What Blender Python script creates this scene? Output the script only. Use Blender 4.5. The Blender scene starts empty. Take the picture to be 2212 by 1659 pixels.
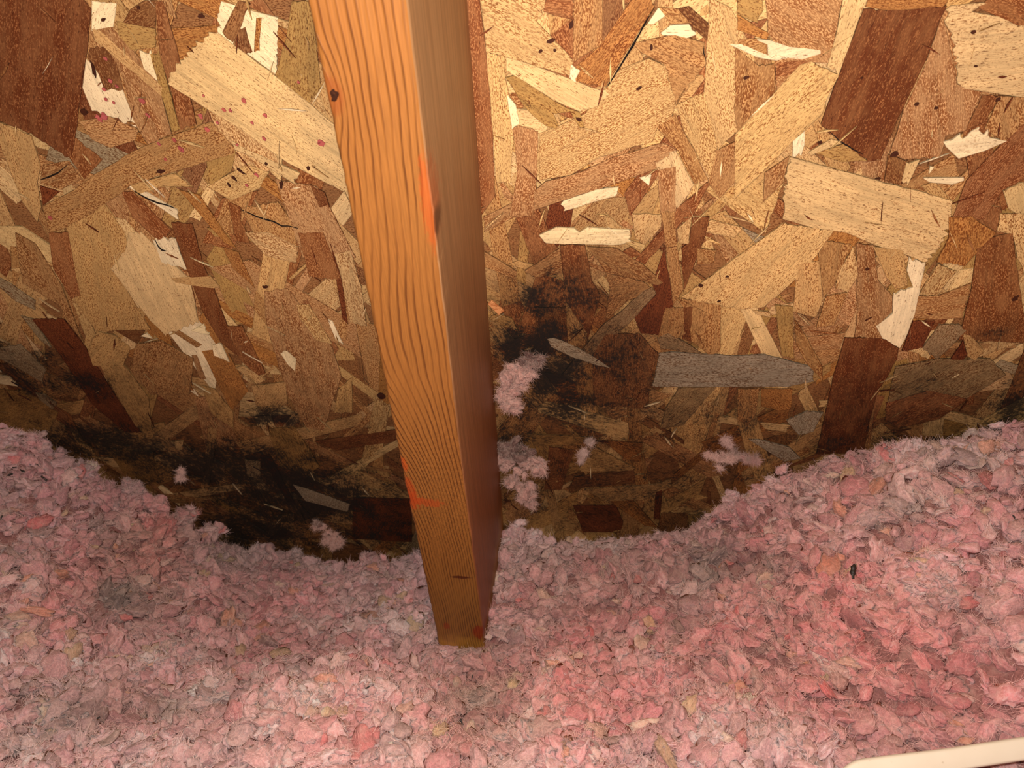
import bpy, math, random
import numpy as np
from mathutils import Matrix, Vector, noise as mnoise

random.seed(7); rng = np.random.default_rng(7)
R = math.radians
scene = bpy.context.scene
COL = scene.collection

# ------------------------------------------------------------------ survey of the place
# camera-space survey: the run of the rafter, the roof normal, and gravity (roof pitch 55 degrees)
F, CX, CY = 1600.0, 1106.0, 829.5
def ray(x, y): return np.array([(x-CX)/F, -(y-CY)/F, -1.0])
r_c = ray(1187, 2570); r_c /= np.linalg.norm(r_c)
w_c = np.array([0.99508217, -0.03784092, 0.09153986]); w_c -= r_c*r_c.dot(w_c); w_c /= np.linalg.norm(w_c)
n_c = np.cross(w_c, r_c)
if n_c[2] > 0: n_c = -n_c
A_c = np.array([-0.03827744, 0.14049175, -0.27099072])      # a point on the rafter's inner arris
PITCH = R(55)
U_c = math.cos(PITCH)*n_c - math.sin(PITCH)*r_c
Y_c = math.cos(PITCH)*r_c + math.sin(PITCH)*n_c
RW = np.array([w_c, Y_c, U_c])                              # camera space -> world
EYE = np.array([0, 0, 0.60])                                # eye height above the ceiling board
W = lambda v: RW @ np.asarray(v) + EYE
r_w, n_w, w_w = RW @ r_c, RW @ n_c, RW @ w_c
RAFTER_D, RAFTER_W = 0.140, 0.038
P_deck = W(A_c) + RAFTER_D*n_w                              # a point on the underside of the decking
DECK_O = EYE + (RW @ ray(1106, 400)) * ((P_deck-EYE).dot(n_w)/(RW @ ray(1106, 400)).dot(n_w))
DM = np.array([w_w, -r_w, -n_w])                            # world -> decking local (x across, y up slope, z inward)
def deck_pt(x, y):
    q = RW @ ray(x, y); X = EYE + q*((P_deck-EYE).dot(n_w)/q.dot(n_w))
    l = DM @ (X-DECK_O); return np.array([l[0], l[1]])
def deck_world(s, t, z=0.0): return DECK_O + DM.T @ np.array([s, t, z])
deck_matrix = Matrix([[*DM.T[i], DECK_O[i]] for i in range(3)] + [[0, 0, 0, 1]])

# ------------------------------------------------------------------ camera, world, lights, exposure
cam = bpy.data.cameras.new('camera'); cam_o = bpy.data.objects.new('camera', cam); COL.objects.link(cam_o)
cam.sensor_width = 36; cam.lens = 36*F/2212
cam_o.matrix_world = Matrix([[*RW[i], EYE[i]] for i in range(3)] + [[0, 0, 0, 1]])
cam.clip_start = 0.01
cam.dof.use_dof = True; cam.dof.focus_distance = 0.50; cam.dof.aperture_fstop = 17
scene.camera = cam_o

world = bpy.data.worlds.new('world'); scene.world = world; world.use_nodes = True
world.node_tree.nodes['Background'].inputs[0].default_value = (1.0, 0.72, 0.50, 1)
world.node_tree.nodes['Background'].inputs[1].default_value = 0.03

def area(name, cam_pos, target_px, size, power, color, spread=180):
    l = bpy.data.lights.new(name, 'AREA'); l.shape = 'DISK'; l.size = size; l.energy = power; l.color = color
    l.spread = R(spread)
    o = bpy.data.objects.new(name, l); COL.objects.link(o)
    p = Vector(W(cam_pos)); t = Vector(W(ray(*target_px)*0.5))
    o.rotation_euler = (t-p).to_track_quat('-Z', 'Y').to_euler(); o.location = p
    return o
fl_ = bpy.data.lights.new('phone_flash', 'POINT'); fl_.energy = 9.6; fl_.color = (1.0, 0.87, 0.79); fl_.shadow_soft_size = 0.006
fo_ = bpy.data.objects.new('phone_flash', fl_); COL.objects.link(fo_); fo_.location = W((-0.012, 0.010, -0.01))
area('head_torch', (0.0, 0.16, 0.03), (1200, 600), 0.035, 0.66, (1.0, 0.78, 0.50), 160)

vs = scene.view_settings
vs.view_transform = 'Standard'; vs.look = 'None'; vs.gamma = 1.0; vs.use_curve_mapping = False; vs.exposure = 0.0

# ------------------------------------------------------------------ helpers
def lin(c):
    c = np.asarray(c, float)/255.0
    return np.where(c <= 0.04045, c/12.92, ((c+0.055)/1.055)**2.4)
def tag(o, label=None, cat=None, group=None, kind=None):
    if label: o['label'] = label
    if cat: o['category'] = cat
    if group: o['group'] = group
    if kind: o['kind'] = kind
    return o
def mesh_obj(name, verts, faces, mat, parent=None, smooth=False):
    me = bpy.data.meshes.new(name); me.from_pydata([tuple(v) for v in verts], [], faces); me.update()
    if smooth: me.polygons.foreach_set('use_smooth', [True]*len(me.polygons))
    o = bpy.data.objects.new(name, me); COL.objects.link(o)
    if mat: me.materials.append(mat)
    if parent: o.parent = parent
    return o
def tri_mesh(name, V, T, mat, smooth=True):
    me = bpy.data.meshes.new(name)
    me.vertices.add(len(V)); me.vertices.foreach_set('co', V.astype(np.float32).ravel())
    me.loops.add(len(T)*3); me.loops.foreach_set('vertex_index', T.astype(np.int32).ravel())
    me.polygons.add(len(T)); me.polygons.foreach_set('loop_start', np.arange(0, len(T)*3, 3, dtype=np.int32))
    me.polygons.foreach_set('use_smooth', np.full(len(T), smooth))
    me.update(calc_edges=True); me.materials.append(mat)
    return me
def attr(me, name, typ, data, dom='POINT'):
    a = me.attributes.new(name, typ, dom)
    key = {'FLOAT': 'value', 'FLOAT_VECTOR': 'vector', 'FLOAT_COLOR': 'color'}[typ]
    a.data.foreach_set(key, np.asarray(data, dtype=np.float32).ravel())

class NT:
    """small node-tree writer"""
    def __init__(s, name):
        s.m = bpy.data.materials.new(name); s.m.use_nodes = True; s.t = s.m.node_tree; s.t.nodes.clear()
        s.out = s.t.nodes.new('ShaderNodeOutputMaterial')
    def n(s, typ, **kw):
        nd = s.t.nodes.new(typ)
        for k, v in kw.items(): setattr(nd, k, v)
        return nd
    def put(s, sock, v):
        if isinstance(v, bpy.types.NodeSocket): s.t.links.new(v, sock)
        elif v is not None:
            if hasattr(sock.default_value, '__len__') and not hasattr(v, '__len__'): v = [v]*len(sock.default_value)
            if hasattr(sock.default_value, '__len__') and len(sock.default_value) == 4 and len(v) == 3: v = (*v, 1)
            sock.default_value = v
    def math(s, op, a, b=None, c=None, clamp=False):
        nd = s.n('ShaderNodeMath', operation=op, use_clamp=clamp)
        for i, v in enumerate((a, b, c)): 
            if v is not None: s.put(nd.inputs[i], v)
        return nd.outputs[0]
    def vmath(s, op, a, b=None, scale=None):
        nd = s.n('ShaderNodeVectorMath', operation=op); s.put(nd.inputs[0], a)
        if b is not None: s.put(nd.inputs[1], b)
        if scale is not None: s.put(nd.inputs['Scale'], scale)
        return nd.outputs['Value'] if op in ('LENGTH', 'DOT_PRODUCT') else nd.outputs[0]
    def noise(s, vec, scale=1, detail=3, rough=0.55, dist=0, dims='3D'):
        nd = s.n('ShaderNodeTexNoise', noise_dimensions=dims); s.put(nd.inputs['Vector'], vec)
        nd.inputs['Scale'].default_value = scale; nd.inputs['Detail'].default_value = detail
        nd.inputs['Roughness'].default_value = rough; nd.inputs['Distortion'].default_value = dist
        return nd.outputs['Fac']
    def rng(s, v, a, b, c=0, d=1, smooth=True):
        nd = s.n('ShaderNodeMapRange', interpolation_type='SMOOTHSTEP' if smooth else 'LINEAR')
        for i, x in enumerate((v, a, b, c, d)): s.put(nd.inputs[i], x)
        return nd.outputs[0]
    def mix(s, f, a, b, blend='MIX'):
        nd = s.n('ShaderNodeMix', data_type='RGBA', blend_type=blend)
        s.put(nd.inputs[0], f); s.put(nd.inputs[6], a); s.put(nd.inputs[7], b); return nd.outputs[2]
    def attr(s, name):
        nd = s.n('ShaderNodeAttribute', attribute_name=name); return nd
    def bump(s, h, strength=0.3, dist=0.001):
        nd = s.n('ShaderNodeBump'); s.put(nd.inputs['Height'], h)
        nd.inputs['Strength'].default_value = strength; nd.inputs['Distance'].default_value = dist
        return nd.outputs[0]
    def principled(s, col, rough=0.8, normal=None, **kw):
        nd = s.n('ShaderNodeBsdfPrincipled'); s.put(nd.inputs['Base Color'], col); s.put(nd.inputs['Roughness'], rough)
        if normal is not None: s.put(nd.inputs['Normal'], normal)
        for k, v in kw.items(): s.put(nd.inputs[k.replace('_', ' ')], v)
        s.t.links.new(nd.outputs[0], s.out.inputs[0]); return nd

# ------------------------------------------------------------------ decking material (strands, mould)
def ell(px, py, rx, ry, k):
    c = deck_pt(px, py); a = deck_pt(px+rx, py)-deck_pt(px-rx, py); b = deck_pt(px, py+ry)-deck_pt(px, py-ry)
    return (c[0], c[1], abs(a[0])/2, abs(b[1])/2, k)
MOULD = [ell(*a) for a in [
    (1190, 635, 170, 66, .74), (1150, 735, 120, 70, .95), (1195, 800, 110, 70, .85), (1210, 880, 190, 90, .7), (1350, 800, 190, 150, .52), (1320, 735, 70, 45, .5),
    (1262, 690, 40, 80, .62), (1700, 690, 70, 35, .38), (40, 760, 150, 55, .72), (130, 830, 210, 45, .75),
    (590, 900, 85, 32, .9), (470, 895, 60, 40, .5), (480, 1010, 300, 80, .85), (640, 1070, 300, 120, .85), (800, 1150, 200, 90, .6), (230, 960, 320, 70, .8), (560, 1150, 200, 70, .85),
    (2110, 985, 190, 95, .95), (2200, 890, 110, 130, .85), (1950, 960, 150, 50, .6), (2130, 735, 80, 40, .55), (1990, 830, 120, 50, .45), (1900, 930, 160, 50, .45),
    (1110, 950, 80, 90, .62), (1330, 910, 240, 70, .5), (1560, 900, 170, 90, .52), (1800, 950, 140, 60, .45), (1350, 1050, 320, 100, .42), (1650, 1010, 160, 70, .5), (1150, 1090, 90, 60, .5),
    (1560, 1150, 200, 60, .7), (500, 375, 40, 20, .3), (720, 900, 200, 60, .3)]]
STAIN = [ell(*a) for a in [(1300, 1020, 620, 270, 1.0), (500, 1100, 800, 300, 1.0), (1960, 990, 560, 210, 1.0), (1230, 800, 350, 270, 1.0),
                           (60, 850, 330, 140, .9), (1560, 860, 300, 130, .6)]]

def make_deck_material():
    N = NT('strand_board')
    g = N.attr('grain').outputs['Vector']; tone = N.attr('tone'); edge = N.attr('rim').outputs['Fac']
    c = tone.outputs['Color']; cover = tone.outputs['Alpha']
    obj = N.n('ShaderNodeTexCoord').outputs['Object']
    gs = lambda u, v: N.vmath('MULTIPLY', g, (u, v, 1.0))
    speck = N.noise(gs(620, 1700), detail=2.5, rough=.62)
    thr = N.rng(cover, 0, 1, .70, .40, smooth=False)
    sp = N.rng(N.math('SUBTRACT', speck, thr), -.02, .05)
    fleck = N.rng(N.noise(gs(330, 1250), detail=1.5, rough=.55), .655, .70)
    blotch = N.noise(gs(45, 130), detail=4, rough=.6)
    sp = N.math('MULTIPLY', sp, N.rng(blotch, .30, .62, .35, 1.0))
    col = N.mix(sp, c, N.mix(1.0, c, (0.38, 0.235, 0.15), 'MULTIPLY'))
    col = N.mix(N.math('MULTIPLY', fleck, .78), col, N.mix(1.0, c, (0.20, .10, .06), 'MULTIPLY'))
    fibre = N.rng(N.noise(gs(28, 1900), detail=2), .3, .7, .88, 1.08)
    streak = N.rng(N.noise(gs(14, 330), detail=3), .52, .72, 1.0, .84)
    tonal = N.rng(blotch, .3, .7, .86, 1.12)
    val = N.math('MULTIPLY', N.math('MULTIPLY', fibre, streak), tonal)
    col = N.mix(1.0, col, val, 'MULTIPLY')
    over = N.rng(N.noise(obj, 780, 3, .65), .50, .64); patch = N.rng(N.noise(obj, 24, 4, .6), .42, .62, .10, .85)
    col = N.mix(N.math('MULTIPLY', N.math('MULTIPLY', over, patch), .55), col, N.mix(1.0, col, (.46, .30, .19), 'MULTIPLY'))
    rim = N.rng(edge, .25, 1.0, 1.0, .50)
    col = N.mix(1.0, col, rim, 'MULTIPLY')
    # stains of damp and mould, each with its own outline on the board
    wob = N.vmath('SCALE', N.vmath('SUBTRACT', N.n('ShaderNodeTexNoise').outputs['Color'], (.5, .5, .5)), scale=1.0)
    nz = wob.node.inputs[0].links[0].from_node.inputs[0].links[0].from_node
    nz.inputs['Scale'].default_value = 22; nz.inputs['Detail'].default_value = 4; N.put(nz.inputs['Vector'], obj)
    warped = N.vmath('ADD', obj, N.vmath('SCALE', wob, scale=.055))
    def field(lst):
        tot = None
        for (s, t, a, b, k) in lst:
            d = N.vmath('LENGTH', N.vmath('MULTIPLY', N.vmath('SUBTRACT', warped, (s, t, 0)), (1/a, 1/b, 0)))
            v = N.rng(d, 1.35, .15, 0, k)
            tot = v if tot is None else N.math('MAXIMUM', tot, v)
        return tot
    keep = N.math('SUBTRACT', 1.0, N.attr('clean').outputs['Fac']); mould = N.math('MULTIPLY', field(MOULD), keep); stain = N.math('MULTIPLY', field(STAIN), N.rng(keep, 0, 1, .35, 1, smooth=False))
    n1 = N.noise(obj, 330, 7, .78); n2 = N.noise(obj, 45, 5, .65); n3 = N.noise(gs(200, 900), 1, 3, .7)
    nn = N.math('ADD', N.math('ADD', N.math('MULTIPLY', n1, .5), N.math('MULTIPLY', n2, .35)), N.math('MULTIPLY', n3, .25))
    thrm = N.rng(N.math('ADD', mould, N.math('MULTIPLY', stain, .14)), 0, 1, .78, .46, smooth=False)
    mk = N.rng(N.math('SUBTRACT', nn, thrm), -.06, .085)
    soft = N.math('MULTIPLY', mould, .62)
    grey = N.mix(N.math('MULTIPLY', N.rng(stain, 0, 1, 0, .42), N.rng(n2, .35, .6)), col, N.mix(1.0, col, (.42, .36, .28), 'MULTIPLY'))
    stc = N.mix(N.math('MULTIPLY', stain, .74), grey, N.mix(1.0, grey, (.32, .205, .13), 'MULTIPLY'))
    stc = N.mix(soft, stc, N.mix(1.0, stc, (.30, .30, .30), 'MULTIPLY'))
    soot = N.math('MULTIPLY', N.rng(N.math('ADD', N.math('MULTIPLY', n3, .6), N.math('MULTIPLY', n1, .4)), .42, .60), N.math('MULTIPLY', stain, N.rng(n2, .38, .58, .3, .95)))
    stc = N.mix(soot, stc, N.mix(1.0, stc, (.26, .25, .25), 'MULTIPLY'))
    fin = N.mix(N.math('MULTIPLY', mk, .90), stc, (.0075, .0068, .006))
    h = N.math('ADD', N.math('MULTIPLY', N.noise(gs(60, 1700), detail=3), .6), N.math('MULTIPLY', blotch, .6))
    N.principled(fin, .72, N.bump(h, .45, .0004), Specular_IOR_Level=.25)
    return N.m
M_deck = make_deck_material()

# ------------------------------------------------------------------ decking mesh: thousands of pressed wood strands
TONE = dict(white=((250, 228, 182), .12), straw=((228, 194, 136), .40), straws=((222, 184, 124), .62), tan=((208, 167, 108), .52),
            tans=((200, 154, 98), .72), pink=((208, 162, 110), .80), olive=((184, 146, 86), .52), rust=((182, 126, 78), .86),
            orange=((190, 134, 72), .66), brown=((160, 114, 70), .80), rustd=((156, 102, 60), .90), redd=((132, 72, 38), .70),
            grey=((180, 160, 124), .70), greyt=((168, 140, 100), .60), ink=((30, 20, 16), 0), spot=((192, 98, 92), 0), dirt=((70, 34, 18), 0))
TONE['greyc'] = ((160, 146, 122), .62); CLEAN = {'greyc': .78, 'grey': .35, 'white': .45}
VV, FF, TT, GG, EE, KK = [], [], [], [], [], []
def add_strand(pts, z, ang, tone, tilt=0.0, thick=.0005, cover=None, rim=.0006, jig=(.00018, .0005), vary=.07, dens=1.0):
    """pts: outline in decking coordinates (m); ang: grain direction"""
    pts = [np.asarray(p, float) for p in pts]
    area2 = sum(pts[i][0]*pts[(i+1) % len(pts)][1]-pts[(i+1) % len(pts)][0]*pts[i][1] for i in range(len(pts)))
    if area2 < 0: pts = pts[::-1]
    ca, sa = math.cos(ang), math.sin(ang); gv = np.array([ca, sa])
    out = []
    for i, p in enumerate(pts):
        q = pts[(i+1) % len(pts)]; e = q-p; L = np.linalg.norm(e)
        if L < 1e-6: continue
        along = abs(e.dot(gv))/L
        k = max(1, int(L/((.006 if along > .7 else .0016)/dens))); nrm = np.array([e[1], -e[0]])/L
        for j in range(k):
            f_ = j/k; pp = p+e*f_
            if along > .7: pp = pp + nrm*random.gauss(0, jig[0])
            else: pp = pp + gv*random.gauss(0, jig[1])*(1 if along < .5 else .4)
            out.append(pp)
    P = np.array(out); n_ = len(P)
    if n_ < 3: return
    nx, pv = np.roll(P, -1, 0), np.roll(P, 1, 0)
    tng = nx-pv; tng /= (np.linalg.norm(tng, axis=1)[:, None]+1e-9)
    inn = P + np.stack([-tng[:, 1], tng[:, 0]], 1)*rim
    cen = P.mean(0)
    def zz(Q, dz=0): return z + dz + tilt*((Q-cen) @ gv)
    base = len(VV); seed = random.random()*400
    col = lin(TONE[tone][0])*(1+random.gauss(0, vary)); col[2] *= 1+random.gauss(0, vary*.7)
    cov = TONE[tone][1] if cover is None else cover; cov = min(1, max(0, cov+random.gauss(0, .06))) if cov > 0 else 0
    for ring, dz, ed in ((P, -thick-.0006, 1.0), (P, 0, 1.0), (inn, .00004, 0.0)):
        Z = zz(ring, dz)
        for (x, y), zv in zip(ring, Z):
            VV.append((x, y, zv)); TT.append((*col, cov)); EE.append(ed); KK.append(CLEAN.get(tone, 0))
            dx, dy = x-cen[0], y-cen[1]; GG.append((dx*ca+dy*sa, -dx*sa+dy*ca, seed))
    for i in range(n_):
        j = (i+1) % n_
        FF.append((base+i, base+j, base+n_+j, base+n_+i)); FF.append((base+n_+i, base+n_+j, base+2*n_+j, base+2*n_+i))
    FF.append(tuple(range(base+2*n_, base+3*n_)))

def slab():
    x0, x1, y0, y1 = -1.25, 1.15, -1.05, .75
    b = len(VV)
    for z in (-.0111, -.0005):
        for x, y in ((x0, y0), (x1, y0), (x1, y1), (x0, y1)):
            VV.append((x, y, z)); TT.append((*lin(TONE['brown'][0]), .6)); EE.append(0); KK.append(0); GG.append((x, y, 3))
    FF.extend([(b+3, b+2, b+1, b), (b+4, b+5, b+6, b+7), (b, b+1, b+5, b+4), (b+1, b+2, b+6, b+5), (b+2, b+3, b+7, b+6), (b+3, b, b+4, b+7)])
slab()
names = ['straw', 'straws', 'tan', 'tans', 'pink', 'olive', 'rust', 'orange', 'brown', 'rustd', 'white', 'grey', 'redd']
probs = np.array([.12, .15, .20, .20, .11, .05, .07, .03, .03, .01, .015, .01, .003]); probs /= probs.sum()
def rand_strand(x, y, z, small=False):
    L = random.uniform(.018, .05) if small else random.uniform(.045, .13)
    wd = random.uniform(.002, .008) if small else random.choice([random.uniform(.006, .018), random.uniform(.012, .034)])
    a = random.gauss(math.pi/2, .75) if random.random() < .75 else random.uniform(0, math.pi)
    g = np.array([math.cos(a), math.sin(a)]); h = np.array([-g[1], g[0]]); c = np.array([x, y])
    k1, k2, tw = random.uniform(-.5, .5), random.uniform(-.5, .5), random.uniform(.65, 1.0)
    pts = [c-g*(L/2+k1*wd)-h*wd/2, c+g*(L/2-k2*wd)-h*wd/2*tw, c+g*(L/2+k2*wd)+h*wd/2*tw, c-g*(L/2-k1*wd)+h*wd/2]
    if random.random() < .4: pts.insert(1, c-h*wd/2*random.uniform(.8, 1.15)+g*random.uniform(-.3, .3)*L)
    add_strand(pts, z, a, random.choices(names, probs)[0], tilt=random.uniform(-.004, .004), dens=.55)
for i in range(7200):
    fz = i/7200
    x, y = random.uniform(-1.22, 1.1), random.uniform(-1.0, .72)
    if not (-.85 < x < .75 and -.62 < y < .42) and random.random() < .6: continue
    rand_strand(x, y, fz*.0011, small=random.random() < .22)

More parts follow.
